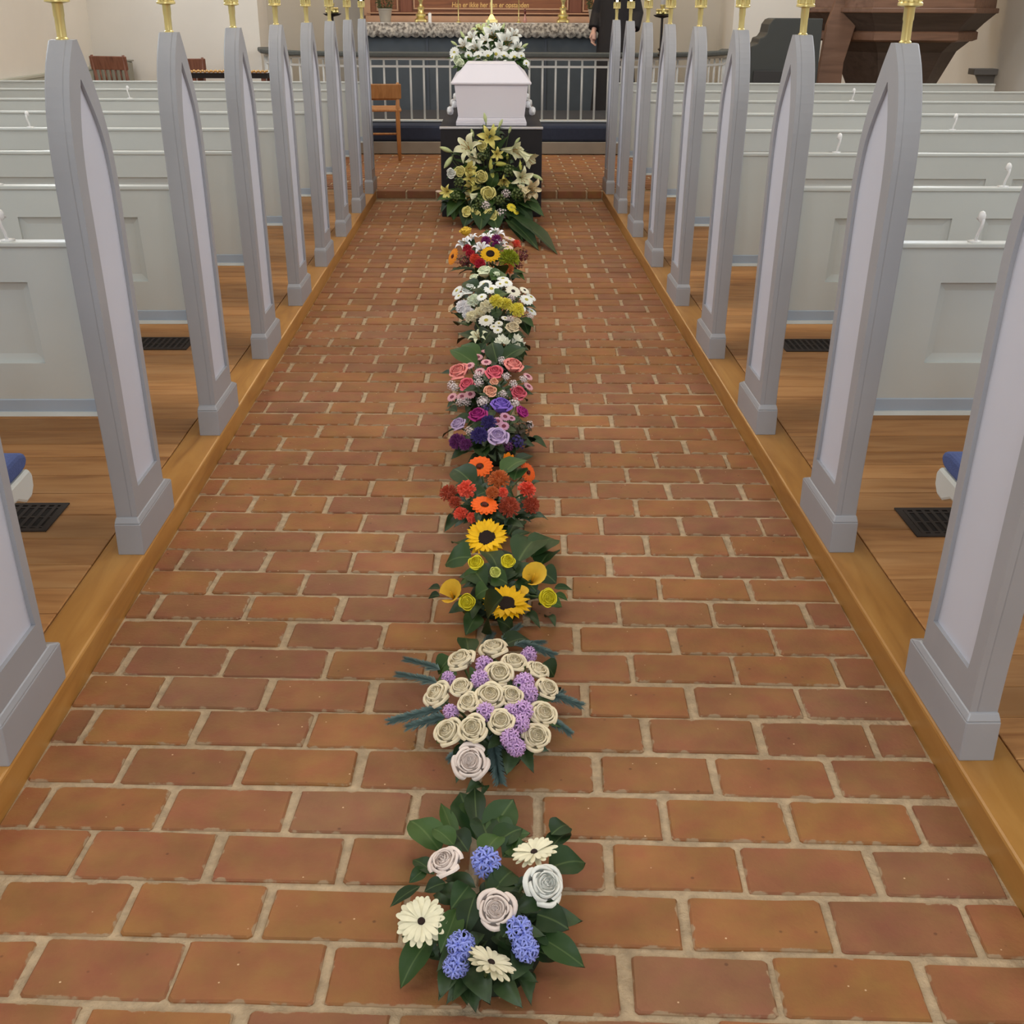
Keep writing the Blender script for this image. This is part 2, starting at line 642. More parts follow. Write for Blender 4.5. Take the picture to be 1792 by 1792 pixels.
# --- timber platforms under the pews: boards run across, a kerb board borders the bricks
for side, sx in (('left', -1), ('right', 1)):
    xin = XL if sx < 0 else XR
    xout = W_L if sx < 0 else W_R
    base = MB().box(min(xin - sx * 0.0 + sx * .03, xout), max(xin + sx * .03, xout), -0.6, STEP_Y + 0.05, -0.1, KERB - 0.024).build('floor', M_KERB)
    tag(base, kind='structure')
    y = -0.5
    while y < STEP_Y - 0.02:
        w = rnd.choice((0.112, 0.128, 0.14, 0.155))
        y1 = min(y + w, STEP_Y + 0.05)
        xa, xb = xin + sx * 0.118, xout
        cut = rnd.uniform(1.5, 3.2) * sx + xin
        me = MB().box(min(xa, xb), max(xa, xb), y + 0.0016, y1 - 0.0016, KERB - 0.022, KERB).mesh('plank', M_PLANK)
        obj('plank', me, base, bevel=0.0018)
        y = y1
    tr = MB().box(min(xin, xin + sx * 0.116), max(xin, xin + sx * 0.116), -0.55, STEP_Y + 0.05, -0.02, KERB + 0.001).build('trim_1' if sx < 0 else 'trim_2', M_KERB, bevel=0.006)
    tag(tr, kind='structure')

# --- walls, ceiling
def struct(name, mb, m, **kw):
    return tag(mb.build(name, m, **kw), kind='structure')


CEIL = 5.2
wl = struct('wall_left', MB().box(W_L - 0.25, W_L, -3.6, END_Y, -0.12, CEIL), M_PLASTER)
wr = struct('wall_right', MB().box(W_R, W_R + 0.25, -3.6, END_Y, -0.12, CEIL), M_PLASTER)
struct('wall_back', MB().box(W_L - .25, W_R + .25, -3.85, -3.6, -0.12, CEIL), M_PLASTER)
struct('floor', MB().box(W_L, W_R, -3.6, -0.6, -0.12, 0.0), M_MORTAR)
struct('ceiling', MB().box(W_L - .25, W_R + .25, -3.85, 15.6, CEIL, CEIL + 0.2), M_PLASTER)
JL, JR = -2.485, 2.63           # jambs of the chancel arch
arch = [(W_L, 0), (W_L, CEIL), (W_R, CEIL), (W_R, 0), (JR, 0), (JR, 2.4)]
for i in range(1, 12):
    a = math.pi * i / 12
    arch.append(((JL + JR) / 2 + (JR - JL) / 2 * math.cos(a), 2.4 + 1.9 * math.sin(a)))
arch += [(JL, 2.4), (JL, 0)]
struct('wall_front', MB().prism_y(arch, END_Y, END_Y + 0.55), M_PLASTER)
struct('wall_chancel_left', MB().box(-2.95, -2.75, END_Y + .55, 15.4, -0.1, CEIL), M_PLASTER)
struct('wall_chancel_right', MB().box(2.85, 3.05, END_Y + .55, 15.4, -0.1, CEIL), M_PLASTER)
struct('wall_chancel_back', MB().box(-2.95, 3.05, 15.4, 15.6, -0.1, CEIL), M_PLASTER)
M_CARPET = mat('dark_carpet', rgb(58, 58, 62), 0.95, var=0.12, scale=60)
struct('floor', MB().box(-2.75, 2.85, END_Y, 15.4, -0.1, 0.2), M_CARPET)
struct('trim_3', MB().box(W_L, W_L + 0.03, -3.6, END_Y, 0.0, 0.745), M_WAINSCOT)
struct('trim_4', MB().box(W_L, W_L + 0.05, -3.6, END_Y, 0.745, 0.775), M_WAINSCOT, bevel=.006)
# tall windows behind the camera's field of view, the farthest pair added for light
n = 1
for wy in WIN_Y:
    for X, s in ((W_L, 1), (W_R, -1)):
        w = struct('window_%d' % n, MB().box(min(X, X + s * .02), max(X, X + s * .02), wy - .55, wy + .55, 2.0, 4.1),
                   mat('window_glass', rgb(215, 225, 235), 0.1))
        f_ = MB()
        for y in (-.58, -.2, .2, .58):
            f_.box(min(X, X + s * .04), max(X, X + s * .04), wy + y - .02, wy + y + .02, 1.96, 4.14)
        for z in (1.96, 2.65, 3.4, 4.12):
            f_.box(min(X, X + s * .04), max(X, X + s * .04), wy - .6, wy + .6, z - .02, z + .02)
        f_.build('window_frame', M_WHITE, w)
        n += 1

# ================================================================== PEWS
Y0, PITCH_Y = 1.766, 0.8979
OUT_NEAR = [(.008, .15), (0, .27), (-.025, .5), (-.05, .75), (-.066, .95), (-.071, 1.05), (-.064, 1.13), (-.045, 1.195), (-.018, 1.245), (.018, 1.287)]
OUT_FAR = [(.045, 1.287), (.088, 1.235), (.138, 1.161), (.18, 1.075), (.203, .98), (.212, .86), (.232, .5), (.25, .27), (.258, .15)]
IN_NEAR = [(.046, .235), (.036, .3), (.022, .5), (.004, .75), (-.010, .93), (-.014, 1.0), (-.010, 1.07), (.002, 1.125), (.016, 1.165), (.034, 1.206)]
IN_FAR = [(.037, 1.206), (.07, 1.168), (.11, 1.12), (.146, 1.06), (.168, .98), (.18, .86), (.202, .5), (.217, .3), (.226, .235)]


def dense(a):
    """the same outline with every curved stretch halved (Catmull-Rom)"""
    out = []
    for i in range(len(a) - 1):
        p0, p1, p2, p3 = a[max(i - 1, 0)], a[i], a[i + 1], a[min(i + 2, len(a) - 1)]
        out.append(p1)
        for t in (1 / 3, 2 / 3):
            out.append(tuple(.5 * (2 * p1[j] + (p2[j] - p0[j]) * t + (2 * p0[j] - 5 * p1[j] + 4 * p2[j] - p3[j]) * t * t +
                                   (3 * p1[j] - p0[j] - 3 * p2[j] + p3[j]) * t ** 3) for j in (0, 1)))
    out.append(a[-1])
    return out


OUTER = dense(OUT_NEAR) + dense(OUT_FAR)
INNER = dense(IN_NEAR) + dense(IN_FAR)
X_FACE, X_PL, X_IN = 0.891, 0.883, 0.945      # aisle face, plinth face, inner face of a pew end
X_WALL = 3.72


def lean(y, z):
    return y - 0.058 * (z - 0.437) / 0.431


def pew_meshes(s):
    """meshes of one pew for side s (-1 left, +1 right), origin on the platform at its rear edge"""
    R = {}
    mx = lambda a, b: (min(s * a, s * b), max(s * a, s * b))
    b = MB().prism_x(OUTER, *mx(X_FACE + .012, X_IN))
    R['end_panel'] = b.mesh('end_panel', M_PAINT)
    # raised frame round the sunk lancet panel
    n = len(OUTER)
    v = [(s * X_FACE, y, z) for y, z in OUTER] + [(s * X_FACE, y, z) for y, z in INNER]
    v += [(s * (X_FACE + .013), y, z) for y, z in OUTER] + [(s * (X_FACE + .013), y, z) for y, z in INNER]
    f = []
    for i in range(n):
        j = (i + 1) % n
        f += [(i, j, n + j, n + i), (i, 2 * n + i, 2 * n + j, j), (n + i, n + j, 3 * n + j, 3 * n + i)]
    R['end_frame'] = MB().add(v, f).mesh('end_frame', M_PAINT)
    R['inset_panel'] = MB().prism_x(INNER, *mx(X_FACE + .0085, X_FACE + .0125)).mesh('inset_panel', M_PANEL)
    # plinth with a moulded upper edge
    a, c = mx(X_PL, X_IN + .004)
    a2, c2 = mx(X_FACE - .001, X_IN)
    R['plinth'] = MB().box(a, c, -.004, .306, KERB, .150).frustum(a, c, -.004, .306, .150, a2, c2, .004, .27, .166).mesh('plinth', M_PAINT)
    # backrest: rails and stiles, sunk panels between them
    xs = []
    x = 1.057
    while x + .36 < X_WALL:
        xs.append((x, x + .36))
        x += .462
    fr = MB()

    def slab(x0, x1, z0, z1, ya, yb):
        x0, x1 = mx(x0, x1)
        fr.prism_x([(lean(ya, z0), z0), (lean(yb, z0), z0), (lean(yb, z1), z1), (lean(ya, z1), z1)], x0, x1)
    slab(X_IN, X_WALL, .772, .856, .02, .044)
    slab(X_IN, X_WALL, .470, .571, .02, .044)
    e = X_IN
    for p, q in xs:
        slab(e, p, .571, .772, .02, .044)
        e = q
    slab(e, X_WALL, .571, .772, .02, .044)
    R['backrest'] = fr.mesh('backrest', M_BACK)
    R['panels'] = []
    for p, q in xs:
        fr = MB()
        p1, q1 = mx(p, q)
        zz = [(.571, .0305), (.592, .0335), (.751, .0335), (.772, .0305)]
        # a fielded panel: sloped rim round a flat field
        o4 = [(p1, .571), (q1, .571), (q1, .772), (p1, .772)]
        i4 = [(p1 + .02, .593), (q1 - .02, .593), (q1 - .02, .75), (p1 + .02, .75)]
        v = [(x, lean(.030, z), z) for x, z in o4] + [(x, lean(.0345, z), z) for x, z in i4] + [(x, lean(.042, z), z) for x, z in o4]
        f = [(0, 1, 5, 4), (1, 2, 6, 5), (2, 3, 7, 6), (3, 0, 4, 7), (4, 5, 6, 7), (11, 10, 9, 8)]
        f += [(i, 8 + i, 8 + (i + 1) % 4, (i + 1) % 4) for i in range(4)]
        R['panels'].append(MB().add(v, f).mesh('back_panel', M_BACK))
    a, c = mx(X_IN, X_WALL)
    R['top_rail'] = MB().prism_x([(lean(.014, .856), .854), (lean(.052, .856), .854), (lean(.052, .866), .866), (lean(.014, .866), .866)], a, c).mesh('top_rail', M_BACK)
    R['bottom_rail'] = MB().prism_x([(.012, .437), (.05, .437), (.05, .484), (.020, .484), (.012, .476)], a, c).mesh('bottom_rail', M_RAILP)
    R['lip_highlight'] = MB().prism_x([(.004, .437), (.013, .434), (.013, .447), (.007, .447)], a, c).mesh('lip_highlight', M_BACK)  # highlight along the lower lip, put in as a strip of paler paint
    # seat: board with a rounded front edge, pad on top
    for nm, D in (('seat', .0), ('short_seat', -.065)):
        seat = [(.05, .440), (.40 + D, .425), (.44 + D, .405), (.472 + D, .408), (.488 + D, .425), (.49 + D, .45), (.475 + D, .468), (.05, .452)]
        R[nm] = MB().prism_x(seat, *mx(X_IN + .012, X_WALL)).mesh('seat', M_BACK)
    cu = [(.07, .455), (.45, .468), (.476, .472), (.488, .486), (.48, .502), (.45, .51), (.12, .50), (.075, .49)]
    R['seat_cushion'] = MB().prism_x(cu, *mx(X_IN + .016, X_WALL - .02)).mesh('seat_cushion', M_BLUE)
    R['foot'] = []
    for xf in (2.3, 3.5):
        R['foot'].append(MB().box(*mx(xf, xf + .05), .12, .40, KERB, .43).mesh('foot', M_PAINT))
    h = MB()
    h.tube([(0, .0, .0), (0, -.004, .018), (0, -.012, .036), (0, -.014, .05), (0, -.006, .057), (0, .004, .05)], .0036, 6)
    h.ball((0, -.008, .056), .0085, 8, 5, sz=1.5)
    h.box(-.011, .011, -.008, .012, -.002, .004)
    R['coat_hook'] = h.mesh('coat_hook', M_WHITE, smooth=True)
    return R


ORD = ['first', 'second', 'third', 'fourth', 'fifth', 'sixth', 'seventh', 'eighth', 'ninth']
HOOKS = {-1: {1: [1.085], 2: [1.46], 3: [1.60], 4: [2.02], 6: [2.10]}, 1: {1: [1.12], 2: [1.556], 3: [1.30], 4: [2.07], 6: [2.14]}}
lamp0 = None
M_GLASS = mat('lamp_glass', (0.95, 0.95, 0.92, 1), 0.05)
nt = M_GLASS.node_tree
nt.nodes['Principled BSDF'].inputs['Transmission Weight'].default_value = 1.0
nt.nodes['Principled BSDF'].inputs['IOR'].default_value = 1.2
M_BULB = mat('lit_bulb', rgb(255, 240, 210), 0.4, emit=(1.0, 0.86, 0.62, 1), emit_strength=9)


def make_lamp():
    t = thing('pew_lamp', 'x', 'lamp', group='brass lamps on the pew ends')
    MB().lathe([(.0135, 0), (.0135, .004), (.0105, .007), (.0105, .045), (.0118, .05), (.0118, .073), (.013, .076)], 14).build('stem', M_BRASS, t, auto=True)
    prof = [(.014, .074), (.0265, .077), (.0265, .082), (.0235, .085), (.0235, .112), (.0255, .115), (.0255, .119), (.018, .121), (.012, .115)]
    c = MB().lathe(prof, 18)
    for k in range(12):                           # little ribs round the cup
        a = 2 * math.pi * k / 12
        c.tube([(.0240 * math.cos(a), .0240 * math.sin(a), .086), (.0240 * math.cos(a), .0240 * math.sin(a), .111)], .0022, 5)
    c.build('cup', M_BRASS, t, auto=True)
    MB().lathe([(.006, .112), (.0085, .118), (.0085, .145), (.013, .150), (.0165, .162), (.014, .176), (.007, .19), (.001, .197)], 12).build('bulb', M_BULB, t, smooth=True)
    g = MB()
    v, f = [], []
    for r, z in ((.0245, .119), (.0245, .26), (.0255, .262), (.0225, .262), (.0225, .119)):
        for q in range(18):
            a = 2 * math.pi * q / 18
            v.append((r * math.cos(a), r * math.sin(a), z))
    for i in range(5):
        for q in range(18):
            i2 = (i + 1) % 5
            f.append((i * 18 + q, i * 18 + (q + 1) % 18, i2 * 18 + (q + 1) % 18, i2 * 18 + q))
    g.add(v, f).build('glass_chimney', M_GLASS, t, smooth=True)
    return t


for s, side in ((-1, 'left'), (1, 'right')):
    R = pew_meshes(s)
    for i in range(9):
        yy = Y0 + PITCH_Y * i
        near_txt = {0: 'nearest the camera', 8: 'farthest from the camera'}.get(i, '%s from the camera' % ORD[i])
        t = thing('pew', 'grey pew with pointed end %s of the aisle, %s' % (side, near_txt), 'pew', (0, yy, 0),
                  group='church pews %s of the aisle' % side)
        obj('end_panel', R['end_panel'], t, bevel=.004)
        obj('end_frame', R['end_frame'], t)
        tag(obj('inset_panel', R['inset_panel'], t), 'pale sunk lancet panel')
        obj('plinth', R['plinth'], t, bevel=.003)
        obj('backrest', R['backrest'], t)
        for q in R['panels']:
            obj('back_panel', q, t)
        obj('top_rail', R['top_rail'], t, bevel=.003)
        tag(obj('bottom_rail', R['bottom_rail'], t), 'blue grey bottom rail')
        obj('lip_highlight', R['lip_highlight'], t)
        obj('seat', R['seat' if i == 0 else 'short_seat'], t, bevel=.006)
        if i == 0:
            tag(obj('seat_cushion', R['seat_cushion'], t, bevel=.018), 'blue woollen seat pad')
        for q in R['foot']:
            obj('foot', q, t)
        for hx in HOOKS[s].get(i, []):
            tag(obj('coat_hook', R['coat_hook'], t, (s * hx, lean(.03, .866), .866), (0, 0, .35 * s), 1.05), 'white bag hook')
        t.location = (s * .92, yy, KERB)              # the pew's own base; its parts keep their places
        for c in t.children:
            c.location = Vector(c.location) - Vector((s * .92, 0, KERB))
        if lamp0 is None:
            lamp0 = make_lamp()
            la = lamp0
        else:
            la = copy_tree(lamp0)
        la.location = (s * .918, yy + .032, 1.285)
        la['label'] = 'brass lamp on top of the %s pew end %s of the aisle' % (
            {0: 'nearest', 8: 'farthest'}.get(i, ORD[i] + ' nearest'), side)

# dark floor grates beside the pews
gr = None
M_GRATE = mat('grate_iron', rgb(64, 56, 52), 0.6, metal=0.3)
for X, Y, txt in ((-1.36, 2.90, 'left, behind the nearest pew end'), (1.32, 2.85, 'right, behind the nearest pew end'),
                  (-1.42, 4.69, 'left, seen below the third pew'), (1.40, 4.66, 'right, seen below the third pew')):
    t = thing('floor_grate', 'dark iron heating grate in the wooden floor ' + txt, 'grate', (X, Y, KERB), group='floor grates')
    if gr is None:
        b = MB()
        for q in range(13):
            b.box(-.155 + q * .0245, -.145 + q * .0245, -.078, .078, .0005, .0035)
        for q in range(3):
            b.box(-.16, .16, -.07 + q * .065, -.062 + q * .065, .0005, .003)
        fr = MB().box(-.175, .175, -.095, -.078, 0, .004).box(-.175, .175, .078, .095, 0, .004).box(-.175, -.157, -.078, .078, 0, .004).box(.157, .175, -.078, .078, 0, .004)
        gr = (fr.mesh('rim', M_GRATE), b.mesh('bars', M_GRATE), MB().box(-.16, .16, -.08, .08, .0, .0009).mesh('shade_plate', mat('grate_shade', rgb(34, 30, 28), 0.9)))
    obj('rim', gr[0], t)
    obj('bars', gr[1], t)
    obj('shade_plate', gr[2], t)  # flat dark plate; the shade below the bars is put into its colour

# ================================================================== BIER AND COFFIN
t = thing('bier', 'black draped bier with a pale metal edge under the white coffin', 'bier', (0.012, 8.3, 0))
MB().box(-.352, .352, 0, STEP_Y - 8.32, 0, .592).build('front_skirt', M_BLACK, t, bevel=.006)
MB().box(-.352, .352, STEP_Y - 8.32 + .012, 2.05, KERB + .002, .592).build('rear_skirt', M_BLACK, t, bevel=.006)
tag(MB().box(-.358, .358, -.006, .02, .594, .610).build('edge_rail', M_STEEL, t, bevel=.003), 'pale metal edge')
MB().box(-.353, .353, .02, 2.05, .592, .6125).build('top_cloth', M_BLACK, t)

t = thing('coffin', 'white lacquered coffin with sloping lid on the black bier', 'coffin', (0.012, 8.33, .613))
b = MB()
b.frustum(-.244, .244, .0, 1.95, 0, -.244, .244, .0, 1.95, .028).frustum(-.238, .238, .006, 1.944, .028, -.234, .234, .010, 1.94, .05)
b.build('foot_moulding', M_COFFIN, t, bevel=.005)
MB().frustum(-.228, .228, .016, 1.93, .05, -.252, .252, .004, 1.945, .268).build('box', M_COFFIN, t, bevel=.004)
b = MB().frustum(-.272, .272, -.012, 1.962, .268, -.276, .276, -.014, 1.964, .282)
b.frustum(-.268, .268, -.006, 1.955, .282, -.176, .176, .23, 1.76, .387)
b.frustum(-.176, .176, .23, 1.76, .387, -.17, .17, .235, 1.75, .392)
b.build('lid', M_COFFIN, t, bevel=.004)
for sx in (-1, 1):
    for yy in (.22, .95, 1.65):
        h = MB()
        h.lathe([(.006, -.022), (.017, -.016), (.02, 0), (.017, .016), (.006, .022)], 10, (sx * .258, yy, .125))
        h.tube([(sx * .238, yy, .13), (sx * .262, yy, .125), (sx * .285, yy, .085)], .009, 8)
        h.lathe([(.006, -.03), (.02, -.022), (.024, 0), (.02, .022), (.006, .03)], 10, (sx * .290, yy, .082))
        h.tube([(sx * .29, yy - .07, .082), (sx * .29, yy + .07, .082)], .011, 8)
        h.build('handle', M_WHITE, t, smooth=True)

# ================================================================== COMMUNION RAIL
M_RAILW = mat('rail_grey_white', rgb(214, 212, 206), 0.45)
M_HAND = mat('rail_padded_top', rgb(86, 88, 84), 0.8, var=0.1, scale=30)
M_PLINTH = mat('kneeler_stone', rgb(150, 136, 118), 0.8, var=0.08, scale=8)
FRONT_Y = 11.95
path = [(-2.44, END_Y - .05), (-2.30, 12.75), (-1.95, 12.25), (-1.45, FRONT_Y + .06), (-1.2, FRONT_Y), (1.3, FRONT_Y), (1.55, FRONT_Y + .06), (2.05, 12.25), (2.42, 12.75), (2.58, END_Y - .05)]
t = thing('communion_rail', 'grey white baluster rail with dark padded top curving in front of the altar', 'railing', (0, FRONT_Y, 0))


def loc2(z, off=0.0):
    out = []
    for i, (x, y) in enumerate(path):
        a, c = Vector(path[max(i - 1, 0)]), Vector(path[min(i + 1, len(path) - 1)])
        d = (c - a).normalized()
        out.append((x + d.y * off, y - d.x * off - FRONT_Y, z))
    return out


def ribbon(z0, z1, o0, o1):
    m = MB()
    A, B_, C_, D = loc2(z0, o0), loc2(z0, o1), loc2(z1, o1), loc2(z1, o0)
    v = A + B_ + C_ + D
    n = len(A)
    f = []
    for i in range(n - 1):
        for q in range(4):
            r = (q + 1) % 4
            f.append((q * n + i, q * n + i + 1, r * n + i + 1, r * n + i))
    f += [(0, n, 2 * n, 3 * n), (n - 1, 4 * n - 1, 3 * n - 1, 2 * n - 1)]
    return m.add(v, f)


tag(ribbon(.928, .972, -.07, .07).build('handrail', M_HAND, t, bevel=.012), 'dark padded handrail')
ribbon(.900, .924, -.014, .014).build('upper_bar', M_RAILW, t)
ribbon(.832, .852, -.012, .012).build('lower_bar', M_RAILW, t)
ribbon(.335, .352, -.05, .05).build('sill', M_RAILW, t, bevel=.004)
bal = MB().lathe([(.0105, .352), (.0105, .90)], 8).mesh('baluster', M_RAILW, smooth=True)
segs = []
for i in range(len(path) - 1):
    a, c = Vector(path[i]), Vector(path[i + 1])
    segs.append((a, c))
pts = [(-1.159 + .1287 * q, FRONT_Y) for q in range(20)]
for a, c in segs[:4] + segs[5:]:
    nn = max(1, round((c - a).length / .13))
    for q in range(nn):
        w = a.lerp(c, (q + .5) / nn)
        pts.append((w.x, w.y))
for x, y in pts:
    obj('baluster', bal, t, (x, y - FRONT_Y, 0))
k_ = thing('kneeler', 'low kneeling step with a long dark navy cushion before the communion rail', 'kneeler', (0, 11.6, KERB))
M = MB()
M.prism_z([(-1.7, 0), (1.8, 0), (2.35, .5), (2.75, 1.75), (2.45, 1.75), (2.1, .8), (1.45, .42), (-1.4, .42), (-2.0, .8), (-2.3, 1.75), (-2.6, 1.75), (-2.2, .5)], 0, .112)
M.build('step', M_PLINTH, k_, bevel=.006)
M = MB().prism_z([(-1.68, .015), (1.78, .015), (2.2, .45), (2.0, .62), (1.4, .31), (-1.35, .31), (-1.95, .62), (-2.1, .45)], .112, .262)
M.build('cushion', M_NAVY, k_, bevel=.025)
MB().prism_z([(-1.4, .3), (1.45, .3), (2.05, .62), (2.42, 1.3), (2.6, 1.76), (-2.46, 1.76), (-2.3, 1.3), (-1.95, .62)], .0, .27).build('rail_footing', M_CARPET, k_)

# ================================================================== ALTAR
M_ALTAR = mat('altar_dark_cloth', rgb(82, 88, 94), 0.85, var=0.1, scale=6)
t = thing('altar', 'dark blue grey altar table behind the communion rail', 'altar', (-.06, 14.15, .2))
MB().box(-1.36, 1.36, .02, .62, 0, .985).build('body', M_ALTAR, t, bevel=.008)
MB().box(-1.40, 1.40, -.01, .66, .985, 1.005).build('slab', M_ALTAR, t, bevel=.004)
for xx in (-.66, .02, .70):
    MB().box(xx - .012, xx + .012, .01, .022, .0, .97).build('front_seam', mat('altar_seam', rgb(80, 86, 96), .8), t)
lace = bpy.data.materials.new('lace')
lace.use_nodes = True
nt = lace.node_tree
bb = nt.nodes['Principled BSDF']
bb.inputs['Roughness'].default_value = .9
tc = nt.nodes.new('ShaderNodeTexCoord')
vo = nt.nodes.new('ShaderNodeTexNoise')
vo.inputs['Scale'].default_value = 30
vo.inputs['Detail'].default_value = 5
nt.links.new(tc.outputs['Object'], vo.inputs['Vector'])
rp = nt.nodes.new('ShaderNodeValToRGB')
rp.color_ramp.elements[0].position, rp.color_ramp.elements[0].color = .40, rgb(220, 210, 196)
rp.color_ramp.elements[1].position, rp.color_ramp.elements[1].color = .62, rgb(120, 110, 102)
nt.links.new(vo.outputs['Fac'], rp.inputs[0])
nt.links.new(rp.outputs[0], bb.inputs['Base Color'])
c = thing('altar_cloth', 'white altar cloth with a scalloped lace edge on the altar', 'cloth', (-.06, 14.15, 1.205))
MB().box(-1.42, 1.42, -.03, .67, .001, .008).build('top_cloth', M_WHITE, c)
v, f = [], []
NS = 29
for i in range(NS * 6 + 1):
    x = -1.42 + 2.84 * i / (NS * 6)
    ph = (i % 6) / 6
    zb = -.128 - .022 * math.sin(math.pi * ph)
    wob = .006 * math.sin(x * 37) + .004 * math.sin(x * 91)
    v += [(x, -.030, .007), (x, -.036 + wob, -.06), (x, -.036 + wob * 1.6, zb), (x, -.026, .007), (x, -.031 + wob, -.06), (x, -.031 + wob * 1.6, zb)]
for i in range(NS * 6):
    a, d = i * 6, i * 6 + 6
    f += [(a, d, d + 1, a + 1), (a + 1, d + 1, d + 2, a + 2), (a + 4, d + 4, d + 3, a + 3), (a + 5, d + 5, d + 4, a + 4), (a + 2, d + 2, d + 5, a + 5)]
tag(MB().add(v, f).build('lace_edge', lace, c, smooth=True), 'scalloped lace edging')

# --- carved altarpiece with the gilt inscription
M_AP = wood_mat('altarpiece_wood', rgb(96, 56, 34), rgb(128, 78, 48), rgb(144, 92, 58), 0, rough=.45)
M_APD = wood_mat('altarpiece_frame_wood', rgb(104, 56, 38), rgb(126, 72, 50), rgb(138, 84, 60), 2, rough=.45)
M_PINKM = mat('altarpiece_moulding', rgb(190, 148, 118), .5, var=.06, scale=10)
M_GILT = mat('gilt', rgb(222, 178, 112), .35, metal=.6)
t = thing('altarpiece', 'brown wooden altarpiece with gilt lettering above the altar', 'altarpiece', (-.08, 14.91, 1.205))
MB().box(-1.42, 1.42, 0, .22, .0, 1.9).build('panel_board', M_AP, t)
tag(MB().box(-1.40, 1.40, -.07, .0, .005, .075).box(-1.38, 1.38, -.045, 0, .095, .112).build('base_ledge', M_PINKM, t, bevel=.006), 'pinkish ledge')
MB().box(-1.42, -1.34, -.03, 0, .075, 1.9).box(1.34, 1.42, -.03, 0, .075, 1.9).build('side_post', M_PINKM, t, bevel=.005)
MB().box(-.985, -.845, -.025, 0, .112, 1.9).build('mullion', M_APD, t, bevel=.005)
MB().box(1.03, 1.17, -.025, 0, .112, 1.9).build('mullion', M_APD, t, bevel=.005)


def frame_rect(x0, x1, z0, z1, w=.018, y=-.018):
    m = MB()
    m.box(x0, x1, y, 0, z0, z0 + w).box(x0, x1, y, 0, z1 - w, z1).box(x0, x0 + w, y, 0, z0 + w, z1 - w).box(x1 - w, x1, y, 0, z0 + w, z1 - w)
    return m


frame_rect(-1.27, -.98 + -.03, .125, 1.5).build('panel_moulding', M_PINKM, t, bevel=.003)
frame_rect(-.83, 1.015, .145, 1.6).build('panel_moulding', M_PINKM, t, bevel=.003)
frame_rect(1.185, 1.33, .125, 1.5).build('panel_moulding', M_PINKM, t, bevel=.003)
tag(MB().prism_x([(-.04, .55), (0, .5), (0, .62)], -1.4, 1.4).build('cornice', M_APD, t), 'upper cornice')
fc = bpy.data.curves.new('inscription', 'FONT')
fc.body = 'Han er ikke her han er opstanden'
fc.size = .078
fc.align_x = 'CENTER'
fc.extrude = .002
fc.offset = .0012
fc.shear = .12
fc.materials.append(M_GILT)
tmp = bpy.data.objects.new('lettering', fc)
COL.objects.link(tmp)
bpy.context.view_layer.update()
me = bpy.data.meshes.new_from_object(tmp.evaluated_get(bpy.context.evaluated_depsgraph_get()))
bpy.data.objects.remove(tmp)
fo = obj('inscription', me, t)
fo.location = (.085, -.004, .172)
fo.rotation_euler = (math.pi / 2, 0, 0)
fo.scale = (.86, 1, 1)
tag(fo, 'gilt lettering')


# --- things on the altar
ATOP = 1.2135


def candlestick(name, x, y, h, rb, label, group=None, thin=False):
    t = thing(name, label, 'candlestick', (x, y, ATOP), group=group)
    if thin:
        MB().lathe([(rb, 0), (rb, .008), (rb * .35, .02), (rb * .22, .05), (rb * .32, .06), (rb * .22, .07), (rb * .2, h * .6), (rb * .35, h * .62), (rb * .2, h * .66), (rb * .2, h), (rb * .6, h + .01), (rb * .6, h + .02), (rb * .1, h + .02)], 12).build('stick', M_BRASS, t, auto=True)
    else:
        P = [(rb, .012), (rb * 1.02, .03), (rb * .72, .045), (rb * .6, .055), (rb * .82, .07), (rb * .82, .085), (rb * .55, .1), (rb * .42, .13), (rb * .55, .145), (rb * .55, .16), (rb * .3, .175), (rb * .24, .21), (rb * .42, .235), (rb * .42, .25), (rb * .22, .27), (rb * .2, h - .03), (rb * .7, h - .012), (rb * .7, h), (rb * .2, h)]
        MB().lathe(P, 16).build('stick', M_BRASS, t, auto=True)
        f_ = MB()
        for q in range(4):
            a = math.pi / 4 + q * math.pi / 2
            f_.ball((rb * .95 * math.cos(a), rb * .95 * math.sin(a), .014), .018, 8, 6)
        f_.build('ball_foot', M_BRASS, t, smooth=True)
    MB().lathe([(.012, h), (.012, h + .2), (.003, h + .205)], 10).build('candle', M_WHITE, t, smooth=True)


candlestick('altar_candlestick', -.79, 14.33, .36, .075, 'stout brass candlestick near the left end of the altar', 'stout altar candlesticks')
candlestick('altar_candlestick', .84, 14.33, .36, .075, 'stout brass candlestick near the right end of the altar', 'stout altar candlesticks')
candlestick('slender_candlestick', -.363, 14.4, .42, .028, 'slender brass candlestick left of the altar cross', 'slender altar candlesticks', True)
candlestick('slender_candlestick', .333, 14.4, .42, .028, 'slender brass candlestick right of the altar cross', 'slender altar candlesticks', True)
tag(MB().lathe([(.019, 0), (.02, .002), (.02, .096), (.017, .1), (.003, .1), (.002, .108)], 14).build('pillar_candle', M_WHITE, smooth=True, loc=(-.688, 14.30, ATOP)), 'short white candle beside the left brass candlestick', 'candle')
t = thing('altar_cross', 'brass cross on a stepped foot at the middle of the altar', 'cross', (.02, 14.42, ATOP))
MB().box(-.07, .07, -.05, .05, 0, .03).frustum(-.05, .05, -.04, .04, .03, -.015, .015, -.012, .012, .09).build('foot', M_BRASS, t, bevel=.003)
MB().box(-.011, .011, -.008, .008, .08, .55).box(-.11, .11, -.008, .008, .38, .402).build('shaft', M_BRASS, t, bevel=.002)
t = thing('cruet', 'small dark red cruet between the slender candlestick and the right pot', 'cruet', (.405, 14.36, ATOP))
